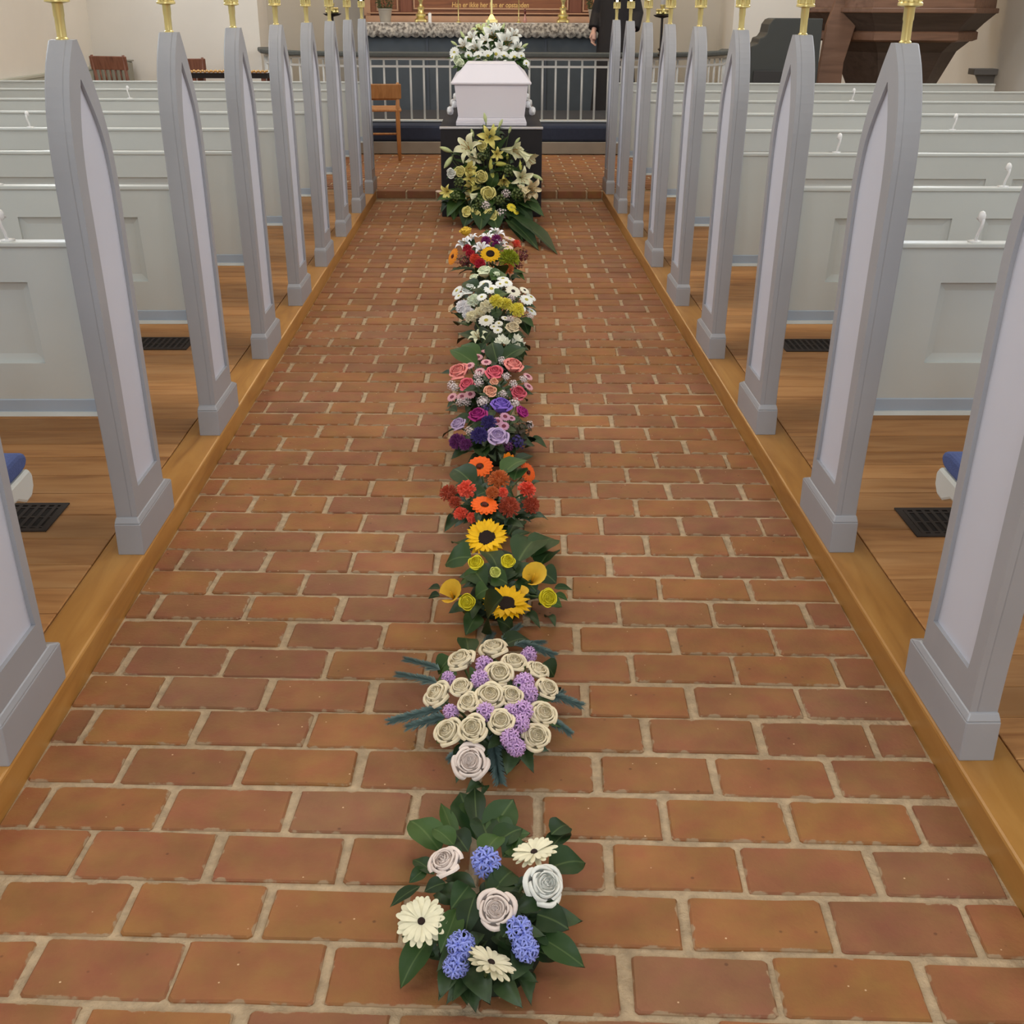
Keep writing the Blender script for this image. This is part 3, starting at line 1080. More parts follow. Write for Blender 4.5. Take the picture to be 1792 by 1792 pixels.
MB().lathe([(.016, 0), (.022, .01), (.022, .04), (.01, .06), (.008, .085), (.012, .09)], 12).build('flask', mat('pink_glass', rgb(190, 140, 130), .2), t, smooth=True)
MB().lathe([(.008, .09), (.012, .1), (.012, .135), (.004, .15)], 10).build('stopper', mat('dark_red_glass', rgb(90, 30, 25), .2), t, smooth=True)
M_ZINC = mat('zinc', rgb(168, 160, 148), .5, metal=.15, var=.08, scale=12)
M_TOPI = mat('topiary_leaf', rgb(74, 84, 48), .6, var=.3, scale=90)
for x, txt in ((-1.2, 'left'), (1.21, 'right')):
    t = thing('potted_plant', 'clipped green plant in a grey zinc pot at the %s end of the altar' % txt, 'plant', (x, 14.33, ATOP), group='potted plants on the altar')
    MB().lathe([(.056, 0), (.058, .004), (.078, .128), (.083, .132), (.083, .145), (.072, .145), (.07, .12), (.02, .118)], 20).build('pot', M_ZINC, t, auto=True)
    g = MB()
    r_ = random.Random(int(x * 10))
    for q in range(420):
        u, w = r_.uniform(-1, 1), r_.uniform(0, 6.283)
        rr = .105 * r_.uniform(.75, 1.0)
        s_ = math.sqrt(1 - u * u)
        c0 = Vector((rr * s_ * math.cos(w), rr * s_ * math.sin(w), .225 + rr * u * 1.1))
        d = Vector((r_.uniform(-1, 1), r_.uniform(-1, 1), r_.uniform(-1, 1))).normalized() * .016
        e = Vector((r_.uniform(-1, 1), r_.uniform(-1, 1), r_.uniform(-1, 1))).normalized() * .008
        g.add([c0 - d, c0 + e, c0 + d, c0 - e], [(0, 1, 2, 3)])
    tag(g.build('foliage', M_TOPI, t), kind='stuff')
    MB().tube([(0, 0, .1), (0, 0, .2)], .008, 6).build('stem', M_APD, t)

# ================================================================== PERSON IN A BLACK ROBE beside the altar
M_ROBE = mat('black_robe', rgb(34, 30, 32), .8, var=.1, scale=20)
M_SKIN = mat('skin', rgb(214, 168, 148), .5, sub=.05)
px_, py_ = 1.385, 13.62


def loft(m, rings, seg=18):
    v, f = [], []
    for cx, cy, z, rx, ry in rings:
        for q in range(seg):
            a = 2 * math.pi * q / seg
            v.append((cx + rx * math.cos(a), cy + ry * math.sin(a), z))
    for i in range(len(rings) - 1):
        for q in range(seg):
            f.append((i * seg + q, i * seg + (q + 1) % seg, (i + 1) * seg + (q + 1) % seg, (i + 1) * seg + q))
    f.append(tuple(range(seg))[::-1])
    f.append(tuple((len(rings) - 1) * seg + q for q in range(seg)))
    return m.add(v, f)


m = MB()
loft(m, [(0, 0, .86, .11, .085), (0, 0, 1.0, .135, .095), (0, 0, 1.2, .14, .10), (0, 0, 1.38, .15, .10), (0, 0, 1.46, .10, .07), (0, 0, 1.5, .058, .056),
         (0, -.005, 1.56, .052, .055), (0, -.012, 1.59, .055, .07), (0, -.012, 1.63, .068, .085), (0, -.005, 1.69, .076, .095), (0, 0, 1.75, .074, .092), (0, .005, 1.79, .05, .065), (0, .005, 1.805, .015, .02)])
m.ball((0, -.102, 1.655), .014, 8, 6, sz=1.6)                       # nose
for sx in (-1, 1):
    m.ball((sx * .076, 0, 1.66), .014, 8, 6, sz=2.0)                # ears
    m.tube([(sx * .08, 0, .9), (sx * .09, -.01, .5), (sx * .09, 0, .07)], [.075, .055, .04], 10)
    m.box(sx * .09 - .04, sx * .09 + .04, -.17, .06, 0, .07)
    sh, el, wr_ = Vector((sx * .165, 0, 1.39)), Vector((sx * .22, .02, 1.12)), Vector((sx * .225, -.10, .93))
    m.tube([sh, el, wr_], [.05, .04, .027], 10)
    pd = Vector((sx * -.02, -.10, -.30)).normalized()
    across = Vector((-.25 * sx, .9, -.3)).normalized()
    pc = wr_ + pd * .05
    m.tube([wr_, wr_ + pd * .03, wr_ + pd * .085], [.026, .036, .034], 10)
    for q, ln in enumerate((.072, .082, .078, .06)):
        b0 = wr_ + pd * .08 + across * (-.027 + .018 * q)
        m.tube([b0, b0 + pd * ln * .5, b0 + (pd * .9 + Vector((-sx * .5, 0, 0))).normalized() * ln], [.0095, .009, .007], 7)
    b0 = wr_ + pd * .03 - across * .03
    m.tube([b0, b0 + (pd - across * .8).normalized() * .035, b0 + (pd * 1.0 - across * .5).normalized() * .062], [.011, .0105, .008], 7)
person = m.build('person', M_SKIN, smooth=True, loc=(px_, py_, .2))
person.rotation_euler = (0, 0, math.radians(-25))
rm = person.modifiers.new('remesh', 'REMESH')
rm.mode, rm.voxel_size = 'VOXEL', .006
rm.use_smooth_shade = True
tag(person, 'person in a long black robe standing at the right end of the altar', 'person')
m = MB()
loft(m, [(0, 0, .02, .27, .22), (0, 0, .3, .245, .2), (0, 0, .8, .21, .165), (0, 0, 1.05, .185, .14), (0, 0, 1.25, .19, .135), (0, 0, 1.38, .18, .125), (0, 0, 1.45, .12, .09), (0, 0, 1.49, .075, .07)], 22)
for sx in (-1, 1):
    m.tube([(sx * .15, 0, 1.39), (sx * .225, .02, 1.12), (sx * .225, -.075, .965)], [.075, .075, .07], 12)
robe = m.build('robe', M_ROBE, person, smooth=True)
rm = robe.modifiers.new('remesh', 'REMESH')
rm.mode, rm.voxel_size = 'VOXEL', .012
rm.use_smooth_shade = True
m = MB()
loft(m, [(0, .015, 1.66, .083, .095), (0, .012, 1.72, .086, .1), (0, .01, 1.78, .07, .085), (0, .01, 1.82, .02, .03)])
m.build('hair', mat('grey_hair', rgb(120, 112, 105), .7), person, smooth=True)
f_ = MB()
for sx in (-1, 1):
    f_.ball((sx * .03, -.098, 1.685), .009, 8, 6)
f_.build('eyes', mat('eye', rgb(60, 50, 45), .2), person, smooth=True)
MB().box(-.024, .024, -.1, -.088, 1.607, 1.614).build('mouth', mat('lips', rgb(170, 100, 95), .5), person, bevel=.003)

# ================================================================== STANDS, CHAIRS, TABLE, PULPIT
for x, y, txt in ((1.565, 11.28, 'right of the coffin'), (-1.42, 11.28, 'left of the coffin')):
    t = thing('candle_stand', 'tall wrought iron candle stand with brass top %s by the communion rail' % txt, 'candle stand', (x, y, KERB), group='iron candle stands')
    b = MB().lathe([(.011, .02), (.011, .9), (.03, .915), (.012, .93), (.012, .945), (.03, .96), (.011, .975), (.011, 1.225)], 10)
    b.build('pole', M_IRON, t, auto=True)
    for q in range(3):
        a = q * 2.094 + .4
        MB().tube([(0, 0, .1), (.1 * math.cos(a), .1 * math.sin(a), .07), (.17 * math.cos(a), .17 * math.sin(a), .012)], .011, 7).build('leg', M_IRON, t, smooth=True)
    MB().lathe([(.012, 1.222), (.06, 1.232), (.082, 1.246), (.08, 1.25), (.01, 1.24)], 18).build('drip_pan', M_IRON, t, auto=True)
    c = MB()
    for q in range(6):
        a = q * math.pi / 3
        c.lathe([(.005, 1.245), (.016, 1.26), (.011, 1.275), (.017, 1.29), (.004, 1.3)], 8, (.045 * math.cos(a), .045 * math.sin(a), 0))
    c.lathe([(.02, 1.245), (.03, 1.27), (.016, 1.3), (.024, 1.32), (.024, 1.335), (.01, 1.335)], 12)
    c.build('crown', M_BRASS, t, auto=True)
    MB().lathe([(.02, 1.335), (.02, 1.6), (.004, 1.605)], 12).build('candle', M_WHITE, t, smooth=True)

M_BEECH = wood_mat('chair_beech', rgb(150, 98, 52), rgb(178, 120, 68), rgb(194, 138, 84), 2, rough=.4)
M_REDW = wood_mat('chair_reddish_wood', rgb(104, 62, 46), rgb(134, 84, 64), rgb(150, 100, 78), 2, rough=.45)


def wooden_chair(label, loc, rz, h=.86, group=None):
    M_CHAIRW = M_REDW if group else M_BEECH
    """slat-back chair; origin on the floor, facing -y"""
    t = thing('wooden_chair', label, 'chair', loc, rz, group)
    for sx in (-1, 1):
        MB().tube([(sx * .19, -.2, 0), (sx * .185, -.19, .43)], [.014, .019], 8).build('leg', M_CHAIRW, t, smooth=True)
        MB().tube([(sx * .185, .23, 0), (sx * .18, .18, .43), (sx * .185, .235, h)], [.015, .02, .013], 8).build('leg', M_CHAIRW, t, smooth=True)
    MB().box(-.215, .215, -.225, .20, .43, .455).build('seat', M_CHAIRW, t, bevel=.01)
    MB().prism_x([(.21, h - .135), (.228, h - .138), (.246, h - .012), (.226, h - .008)], -.215, .215).build('top_rail', M_CHAIRW, t, bevel=.006)
    MB().prism_x([(.188, .53), (.204, .53), (.212, .58), (.196, .58)], -.18, .18).build('cross_rail', M_CHAIRW, t, bevel=.003)
    for q in range(5):
        x = -.12 + .06 * q
        MB().tube([(x, .198, .575), (x, .222, h - .13)], .008, 6).build('spindle', M_CHAIRW, t, smooth=True)
    for z, y in ((.2, -.195), (.24, .2)):
        MB().tube([(-.185, y, z), (.185, y, z)], .009, 6).build('stretcher', M_CHAIRW, t, smooth=True)
    return t


wooden_chair('light brown wooden chair standing left of the bier by the kneeling step', (-1.04, 11.22, KERB), math.radians(186), .68)
wooden_chair('reddish wooden chair at the far left, side on, nearer the side wall', (-3.70, 12.45, KERB), math.radians(160), .86, 'chairs by the far left wall')
wooden_chair('reddish wooden chair at the far left, half hidden behind a pew end', (-3.20, 12.98, KERB), math.radians(190), .82, 'chairs by the far left wall')
M_CHROME = mat('radiator_paint', rgb(150, 146, 132), .6)
t = thing('radiator', 'low grey green radiator against the far left wall', 'radiator', (-4.05, 13.3, KERB))
for q in range(7):
    MB().box(-.19 + q * .055, -.145 + q * .055, -.06, .06, .12, .76).build('fin', M_CHROME, t, bevel=.015)
MB().box(-.2, .2, -.05, .05, .06, .12).build('base', M_CHROME, t)
MB().box(-.2, .2, -.055, .055, .76, .775).build('top', M_CHROME, t, bevel=.004)

t = thing('side_table', 'dark side table left of the communion rail under a white cloth', 'table', (-2.40, 11.42, KERB))
MB().box(-.36, .36, -.17, .17, .70, .745).build('table_top', M_IRON, t)
for sx in (-1, 1):
    for sy in (-1, 1):
        MB().box(sx * .32 - .02, sx * .32 + .02, sy * .14 - .02, sy * .14 + .02, 0, .70).build('leg', M_APD, t)
c = thing('table_runner', 'white cloth with gilt border lying over the dark side table', 'cloth', (-2.40, 11.42, KERB + .745))
MB().box(-.37, .37, -.18, .18, .0005, .007).build('cloth', M_WHITE, c, bevel=.002)
b = MB()
for q in range(38):
    b.ball((-.36 + q * .0195, -.183, .012 + .006 * (q % 2)), .012, 7, 5)
tag(b.build('gilt_border', M_GILT, c, smooth=True), 'gilt bobbled border')

# --- pulpit on the right
M_PUL = wood_mat('pulpit_wood', rgb(98, 68, 50), rgb(122, 86, 64), rgb(134, 98, 76), 0, rough=.5, stretch=8.0)
M_PULD = wood_mat('pulpit_dark_wood', rgb(60, 47, 40), rgb(76, 60, 50), rgb(86, 70, 60), 0, rough=.55, stretch=8.0)
t = thing('pulpit', 'large brown wooden pulpit with sloping underside against the right wall', 'pulpit', (3.42, 10.35, KERB))


def poly_ring(r, n=6, ph=math.pi / 6, sx=1.0, sy=1.0):
    return [(r * math.cos(ph + 2 * math.pi * i / n) * sx, r * math.sin(ph + 2 * math.pi * i / n) * sy) for i in range(n)]


def poly_loft(rings, n=6, ph=0.0):
    m = MB()
    v, f = [], []
    for r, z in rings:
        v += [(x, y, z) for x, y in poly_ring(r, n, ph, 1.0, .8)]
    for i in range(len(rings) - 1):
        for q in range(n):
            f.append((i * n + q, i * n + (q + 1) % n, (i + 1) * n + (q + 1) % n, (i + 1) * n + q))
    f.append(tuple(range(n))[::-1])
    f.append(tuple((len(rings) - 1) * n + q for q in range(n)))
    return m.add(v, f)


poly_loft([(.80, 1.31), (.80, 2.3)]).build('body', M_PUL, t, bevel=.006)
poly_loft([(.83, 1.275), (.83, 1.315)]).build('lower_moulding', M_PUL, t, bevel=.008)
poly_loft([(.66, 1.14), (.72, 1.2), (.81, 1.275)]).build('corbel', M_PULD, t)
poly_loft([(.64, 1.06), (.68, 1.075), (.68, 1.13), (.66, 1.14)]).build('corbel_moulding', M_PUL, t)
poly_loft([(.30, .0), (.30, .55), (.52, .98), (.62, 1.06)]).build('stem', M_PULD, t)
poly_loft([(.86, 2.3), (.86, 2.36)]).build('book_rail', M_PUL, t, bevel=.01)
for q in range(6):
    a = math.pi / 6 + q * math.pi / 3
    x, y = .80 * math.cos(math.pi / 6) * math.cos(a), .80 * math.cos(math.pi / 6) * math.sin(a) * .8
    pn = MB().box(-.27, .27, -.012, .02, 1.42, 2.2).build('panel', M_PULD, t, bevel=.01)
    pn.location = (x, y, 0)
    pn.rotation_euler = (0, 0, math.atan2(math.sin(a) / .8, math.cos(a)) + math.pi / 2)
MB().prism_y([(-.10, 0), (.10, 0), (.10, .9), (.24, 1.5), (.02, 1.5), (-.07, 1.18), (-.10, .8)], -.03, .03).build('stair_board', M_PUL, t, bevel=.006, loc=(-.62, -.30, 0))
for q in range(4):
    MB().box(-.08, .12, .05 + q * .22, .27 + q * .22, .0, .2 + q * .2).build('tread', M_PULD, t, loc=(-.62, -.30, 0))

M_DGREEN = mat('dark_green_paint', rgb(58, 58, 54), .55, var=.08, scale=6)
t = thing('dark_cabinet', 'dark green cabinet with a stepped ogee side beside the pulpit', 'cabinet', (2.345, 9.74, KERB))
prof = [(-.28, 0), (.27, 0), (.27, 1.235), (-.10, 1.235), (-.125, 1.225), (-.15, 1.19), (-.16, 1.13), (-.18, 1.10), (-.215, 1.09), (-.225, 1.05), (-.28, 1.03)]
MB().prism_y(prof, -.02, .28).build('case', M_DGREEN, t, bevel=.008)
MB().prism_y([(x * .86 - .005, .06 + z * .72) for x, z in [(-.28, 0), (.27, 0), (.27, 1.1), (-.28, 1.1)]], -.034, -.02).build('side_panel', mat('dark_brown_panel', rgb(48, 44, 42), .6), t, bevel=.006)
t = thing('wall_bracket', 'small grey shelf bracket low on the right wall beyond the last pew', 'bracket', (4.33, 10.6, .80))
MB().box(-.14, .07, -.07, .07, .05, .1).build('shelf', mat('grey_shelf', rgb(120, 116, 112), .6), t, bevel=.004)
MB().prism_y([(.07, -.12), (.07, .05), (-.10, .05), (-.06, -.02)], -.012, .012).build('brace', mat('grey_shelf', rgb(120, 116, 112), .6), t)

# flower heads, leaves and twigs of every bouquet: kind, x, y, z, radius, colour, facing
BOUQUETS = {
 'b1': dict(at=(0.004, 1.361), size=(0.093, 0.113),
  flowers=[('rose',-0.065,1.449,0.102,0.0274,'blush',(-0.35, -0.25, 1)), ('rose',0.088,1.401,0.098,0.033,'white',(0.35, -0.5, 0.8)), ('rose',0.015,1.33,0.118,0.0291,'blush',(-0.1, -0.75, 0.7)), ('gerbera',0.078,1.474,0.096,0.0389,'cream',(-0.25, 0.1, 1)),
   ('gerbera',-0.098,1.342,0.081,0.0399,'cream',(-0.1, -0.5, 0.9)), ('gerbera',0.005,1.249,0.087,0.0379,'cream',(0.35, 0.22, 0.9)), ('hyacinth',-0.002,1.439,0.114,0.0235,'blue',(-0.05, -0.4, 1)), ('hyacinth',-0.038,1.278,0.097,0.0201,'blue',(-0.25, -0.8, 0.35)),
   ('hyacinth',-0.045,1.257,0.079,0.0182,'blue',(-0.3, -0.7, 0.4)), ('hyacinth',0.048,1.3,0.104,0.0203,'blue',(0.2, -0.8, 0.3)), ('hyacinth',0.058,1.278,0.09,0.0201,'blue',(0.2, -0.7, 0.4))],
  leaves=[(-0.079,1.539,0.05,-0.139,1.632,0.05,0.06), (-0.055,1.529,0.07,-0.095,1.58,0.07,0.038), (-0.017,1.579,0.04,-0.054,1.738,0.03,0.057), (-0.017,1.572,0.07,-0.024,1.722,0.05,0.039), (-0.002,1.555,0.06,0.05,1.648,0.08,0.06),
   (0.012,1.516,0.08,0.061,1.554,0.09,0.047), (0.101,1.483,0.06,0.168,1.515,0.05,0.062), (0.11,1.568,0.06,0.144,1.61,0.05,0.043), (0.104,1.537,0.05,0.147,1.607,0.04,0.039), (0.082,1.342,0.05,0.15,1.301,0.03,0.044),
   (0.064,1.329,0.04,0.108,1.325,0.02,0.035), (-0.085,1.344,0.05,-0.132,1.282,0.01,0.047), (-0.107,1.445,0.06,-0.155,1.41,0.05,0.024), (-0.099,1.474,0.07,-0.126,1.452,0.06,0.024), (0.078,1.369,0.07,0.128,1.349,0.06,0.053),
   (0.073,1.355,0.06,0.117,1.34,0.04,0.044), (-0.045,1.361,0.09,-0.069,1.299,0.06,0.038), (-0.019,1.374,0.1,-0.034,1.323,0.07,0.04), (-0.065,1.418,0.09,-0.1,1.41,0.08,0.027), (-0.085,1.46,0.07,-0.125,1.513,0.06,0.031),
   (-0.001,1.272,0.03,-0.022,1.272,0.01,0.025), (0.054,1.295,0.04,0.057,1.279,0.02,0.015), (0.017,1.542,0.07,0.076,1.564,0.07,0.033), (-0.051,1.553,0.05,-0.086,1.702,0.03,0.029), (0.024,1.291,0.1,0.046,1.325,0.1,0.03),
   (0.016,1.399,0.1,0.044,1.449,0.09,0.045), (-0.028,1.411,0.09,-0.054,1.361,0.09,0.041), (0.035,1.423,0.09,-0.001,1.374,0.1,0.045), (0.007,1.502,0.08,-0.017,1.618,0.07,0.053), (0.027,1.528,0.07,0.017,1.605,0.08,0.048),
   (-0.031,1.514,0.07,-0.061,1.585,0.06,0.044), (-0.006,1.477,0.09,0.027,1.54,0.09,0.046), (-0.012,1.599,0.06,-0.042,1.696,0.04,0.044), (0.026,1.488,0.08,0.07,1.542,0.07,0.043), (-0.048,1.475,0.08,-0.079,1.541,0.06,0.037),
   (0.05,1.488,0.08,0.036,1.537,0.08,0.037)],
  twigs=[]),
 'b2': dict(at=(0.018, 1.904), size=(0.107, 0.177),
  flowers=[('rose',-0.054,2.034,0.122,0.0306,'ivory'), ('rose',0.013,2.08,0.122,0.0299,'ivory'), ('rose',0.054,2.007,0.133,0.0256,'ivory'), ('rose',0.023,1.936,0.15,0.0282,'ivory'),
   ('rose',0.101,2,0.118,0.0244,'ivory'), ('rose',-0.051,1.9,0.143,0.0222,'ivory'), ('rose',-0.097,1.917,0.115,0.0292,'ivory'), ('rose',0.005,1.843,0.16,0.0281,'ivory'),
   ('rose',0.045,1.85,0.155,0.0228,'ivory'), ('rose',0.118,1.94,0.114,0.0239,'ivory'), ('rose',-0.034,1.834,0.152,0.0216,'ivory'), ('rose',0.106,1.843,0.118,0.0273,'ivory'),
   ('rose',0.026,1.771,0.152,0.0242,'ivory'), ('rose',-0.025,1.762,0.142,0.0272,'ivory'), ('rose',-0.071,1.79,0.115,0.0288,'ivory'), ('rose',0.09,1.779,0.111,0.0276,'ivory'),
   ('rose',-0.03,1.727,0.095,0.0333,'blush',(-0.1, -0.75, 0.7)), ('hyacinth',-0.006,1.985,0.141,0.0195,'lilac'), ('hyacinth',-0.014,1.915,0.152,0.019,'lilac'), ('hyacinth',0.072,1.921,0.141,0.0202,'lilac'),
   ('hyacinth',0.078,1.88,0.141,0.0199,'lilac'), ('hyacinth',0.066,1.815,0.145,0.0204,'lilac'), ('hyacinth',0.061,1.783,0.141,0.018,'lilac'), ('hyacinth',0.042,1.745,0.133,0.0188,'lilac'),
   ('hyacinth',0.053,1.739,0.118,0.0177,'lilac',(0.2, -0.8, 0.4)), ('hyacinth',-0.003,1.795,0.157,0.018,'lilac'), ('hyacinth',-0.069,1.834,0.132,0.0152,'lilac'), ('hyacinth',0.086,2.072,0.111,0.0179,'lilac',(0.3, 0.3, 0.9)),
   ('hyacinth',-0.078,1.964,0.124,0.0149,'lilac'), ('hyacinth',0.043,1.802,0.153,0.0149,'lilac')],
  leaves=[(-0.079,1.97,0.07,-0.123,1.985,0.04,0.051), (-0.07,1.879,0.07,-0.105,1.879,0.03,0.049), (-0.036,1.836,0.06,-0.058,1.809,0.02,0.044), (0.063,1.835,0.06,0.085,1.826,0.02,0.048), (0.103,1.897,0.07,0.151,1.931,0.04,0.049),
   (0.107,1.985,0.08,0.151,2.042,0.05,0.047), (-0.064,2.052,0.08,-0.113,2.078,0.05,0.052), (0.008,1.836,0.06,-0.003,1.804,0.03,0.044), (0.03,1.873,0.1,0.058,1.912,0.1,0.044), (-0.025,1.873,0.1,-0.009,1.954,0.1,0.044),
   (-0.015,2.003,0.11,-0.033,1.981,0.11,0.047), (0.054,1.996,0.1,0.065,1.933,0.1,0.047), (-0.078,2.121,0.08,-0.108,2.101,0.05,0.049), (0.117,2.096,0.08,0.144,2.087,0.05,0.049), (-0.042,2.154,0.06,-0.051,2.271,0.05,0.05),
   (0.033,2.202,0.06,0.098,2.257,0.05,0.051)],
  twigs=[(-0.101,2.086,0.07,-0.178,2.185,0.035,0.018), (-0.105,2.035,0.07,-0.19,2.123,0.035,0.019), (-0.089,1.939,0.07,-0.193,1.948,0.035,0.021), (-0.083,1.909,0.07,-0.157,1.927,0.035,0.023), (0.119,1.989,0.07,0.191,2.002,0.035,0.023), (0.115,1.907,0.07,0.163,1.902,0.035,0.02), (0.065,2.197,0.07,0.145,2.204,0.035,0.023), (0.058,2.185,0.07,0.124,2.257,0.035,0.018), (0.01,1.85,0.07,0.022,1.749,0.035,0.024), (0.029,1.821,0.07,0.079,1.818,0.035,0.02), (-0.025,1.822,0.07,-0.072,1.82,0.035,0.02), (-0.005,2.185,0.07,0.009,2.302,0.035,0.018), (0.033,2.21,0.07,0.074,2.336,0.035,0.015), (0.129,1.958,0.07,0.158,2.054,0.035,0.014)]),
 'b3': dict(at=(0.026, 2.512), size=(0.114, 0.178),
  flowers=[('sunflower',-0.004,2.69,0.092,0.0593,'sun',(-0.1, -0.55, 0.85)), ('sunflower',0.042,2.334,0.089,0.0581,'sun',(0.05, -0.3, 1)), ('rosebud',-0.028,2.52,0.105,0.021,'yellow',(-0.2, -0.6, 0.7)), ('rosebud',0.047,2.525,0.107,0.0197,'yellow',(0.2, -0.6, 0.7)),
   ('rosebud',-0.048,2.362,0.085,0.0213,'yellow',(-0.1, -0.9, 0.4)), ('rosebud',0.139,2.411,0.069,0.0245,'yellow',(0.3, -0.8, 0.4)), ('rosebud',0.016,2.46,0.11,0.0151,'limerose',(0.2, -0.6, 0.7)), ('calla',0.109,2.477,0.093,0.0457,'calla',(0.1, -0.55, 0.8)),
   ('calla',-0.09,2.419,0.078,0.0463,'calla',(-0.2, -0.6, 0.75)), ('calla',0.073,2.389,0.097,0.035,'calla',(0.1, -0.4, 0.9))],
  leaves=[(-0.043,2.61,0.08,-0.117,2.638,0.05,0.09), (-0.036,2.664,0.07,-0.099,2.776,0.05,0.059), (0.073,2.576,0.08,0.139,2.79,0.06,0.095), (0.111,2.65,0.06,0.18,2.833,0.04,0.082), (0.132,2.62,0.05,0.18,2.742,0.04,0.073),
   (0.13,2.568,0.06,0.172,2.544,0.04,0.063), (0.055,2.812,0.05,0.092,2.948,0.04,0.062), (0.061,2.754,0.06,0.12,2.837,0.05,0.039), (0.033,2.243,0.16,-0.005,2.288,0.04,0.104), (0.021,2.319,0.06,0.064,2.328,0.02,0.074),
   (-0.118,2.496,0.05,-0.152,2.515,0.04,0.025), (-0.118,2.479,0.04,-0.149,2.486,0.03,0.025), (0.162,2.494,0.05,0.21,2.512,0.04,0.025), (0.162,2.483,0.04,0.196,2.471,0.03,0.022), (-0.02,2.478,0.09,-0.076,2.507,0.06,0.061),
   (0.008,2.458,0.1,0.049,2.447,0.09,0.06), (0.001,2.418,0.09,-0.033,2.413,0.07,0.054), (-0.047,2.422,0.05,-0.058,2.429,0.01,0.041), (-0.006,2.622,0.09,0.029,2.509,0.09,0.064), (-0.034,2.509,0.09,-0.006,2.433,0.09,0.062),
   (0.078,2.517,0.07,0.12,2.479,0.05,0.07), (0.133,2.453,0.04,0.181,2.442,0.03,0.05), (-0.026,2.401,0.03,-0.052,2.341,0.01,0.049), (0.072,2.528,0.08,0.101,2.576,0.08,0.062)],
  twigs=[]),
 'b4': dict(at=(0.008, 3.019), size=(0.115, 0.228),
  flowers=[('gerbera',-0.025,3.088,0.138,0.0397,'orange',(-0.1, -0.5, 0.8)), ('gerbera',0.117,3.161,0.09,0.0323,'orange',(0.7, -0.5, 0.5)), ('gerbera',-0.01,2.791,0.145,0.0379,'orange',(0.1, -0.3, 0.9)), ('tulip',0.059,3.246,0.099,0.026,'orangey',(0.2, -0.3, 0.9)),
   ('carnation',-0.06,2.889,0.149,0.0281,'coral'), ('carnation',0.107,2.977,0.11,0.029,'coral'), ('carnation',-0.076,2.873,0.083,0.0219,'coral'), ('carnation',-0.044,2.835,0.089,0.017,'coral'),
   ('pompon',0.029,2.921,0.163,0.033,'rust'), ('pompon',-0.112,2.977,0.1,0.029,'rustred'), ('pompon',0.056,2.83,0.122,0.0324,'rustred'), ('pompon',0.118,2.956,0.072,0.029,'rustred'),
   ('pompon',-0.091,2.899,0.106,0.0205,'rustred'), ('pompon',0.011,2.825,0.167,0.0199,'rust'), ('carnation',0.039,2.844,0.159,0.0169,'coral')],
  leaves=[(-0.04,2.961,0.131,-0.106,3.061,0.152,0.077), (-0.057,3.031,0.12,-0.091,3.064,0.097,0.065), (0.041,3.073,0.12,0.119,3.174,0.135,0.073), (0.074,3.057,0.109,0.093,3.157,0.114,0.066), (-0.009,3.326,0.077,-0.028,3.426,0.077,0.053),
   (0.001,2.94,0.139,0.081,2.958,0.097,0.07), (-0.007,2.904,0.137,-0.055,2.904,0.103,0.069), (0.079,3.29,0.072,0.144,3.39,0.062,0.039), (-0.019,3.45,0.049,0.027,3.521,0.032,0.055)],
  twigs=[]),
 'b5': dict(at=(0.021, 3.552), size=(0.117, 0.254),
  flowers=[('rose',0.028,3.298,0.151,0.0332,'lilacrose',(0, -0.5, 0.8)), ('rose',0.042,3.683,0.123,0.0367,'violet',(0.1, -0.2, 1)), ('rose',-0.035,3.502,0.153,0.0295,'magenta'), ('rose',-0.097,3.505,0.121,0.0259,'lilacrose',(-0.4, -0.3, 0.9)),
   ('rose',0.114,3.716,0.09,0.0234,'magenta',(0.6, -0.3, 0.7)), ('pompon',-0.099,3.424,0.092,0.0273,'plum'), ('pompon',-0.028,3.303,0.155,0.028,'indigo'), ('pompon',-0.072,3.361,0.105,0.0214,'plum'),
   ('daisy',0.029,3.416,0.163,0.0162,'mauve'), ('daisy',0.053,3.51,0.146,0.0166,'mauve'), ('daisy',0.048,3.386,0.157,0.0161,'mauve'), ('daisy',0.074,3.524,0.136,0.013,'mauve'),
   ('cluster',0.102,3.469,0.11,0.0367,'darkleaf'), ('cluster',0.09,3.403,0.095,0.0289,'indigo'), ('cluster',0.089,3.807,0.089,0.0239,'wax'), ('cluster',-0.021,3.743,0.116,0.0235,'wax'),
   ('cluster',-0.059,3.366,0.147,0.0178,'wax'), ('cluster',0.062,3.347,0.101,0.0178,'plum'), ('pompon',-0,3.383,0.169,0.025,'indigo'), ('cluster',-0.01,3.575,0.146,0.0188,'indigo'),
   ('cluster',0.135,3.612,0.079,0.0172,'wax')],
  leaves=[(-0.01,3.396,0.059,0.012,3.359,0.121,0.072), (-0.037,3.414,0.053,-0.055,3.401,0.106,0.047), (-0.104,3.56,0.088,-0.161,3.629,0.033,0.03), (0.092,3.497,0.09,0.146,3.596,0.034,0.074), (0.074,3.541,0.114,0.143,3.641,0.069,0.067),
   (-0.111,3.79,0.069,-0.154,3.89,0.046,0.04), (-0.066,3.522,0.121,-0.125,3.622,0.106,0.056)],
  twigs=[]),
 'b6': dict(at=(-0.012, 4.098), size=(0.142, 0.304),
  flowers=[('rose',-0.112,4.104,0.115,0.0382,'pink',(-0.3, -0.4, 0.8)), ('rose',0.09,4.119,0.135,0.0362,'pink',(0.2, -0.3, 0.9)), ('rose',0.021,3.918,0.169,0.0304,'deeppink'), ('rose',-0.076,3.903,0.129,0.0284,'deeppink'),
   ('rose',0.105,3.929,0.091,0.0287,'deeppink'), ('rose',0.005,3.794,0.141,0.0217,'peach'), ('rose',0.017,3.832,0.164,0.0139,'peach'), ('daisy',-0.011,4.385,0.117,0.0203,'dusty'),
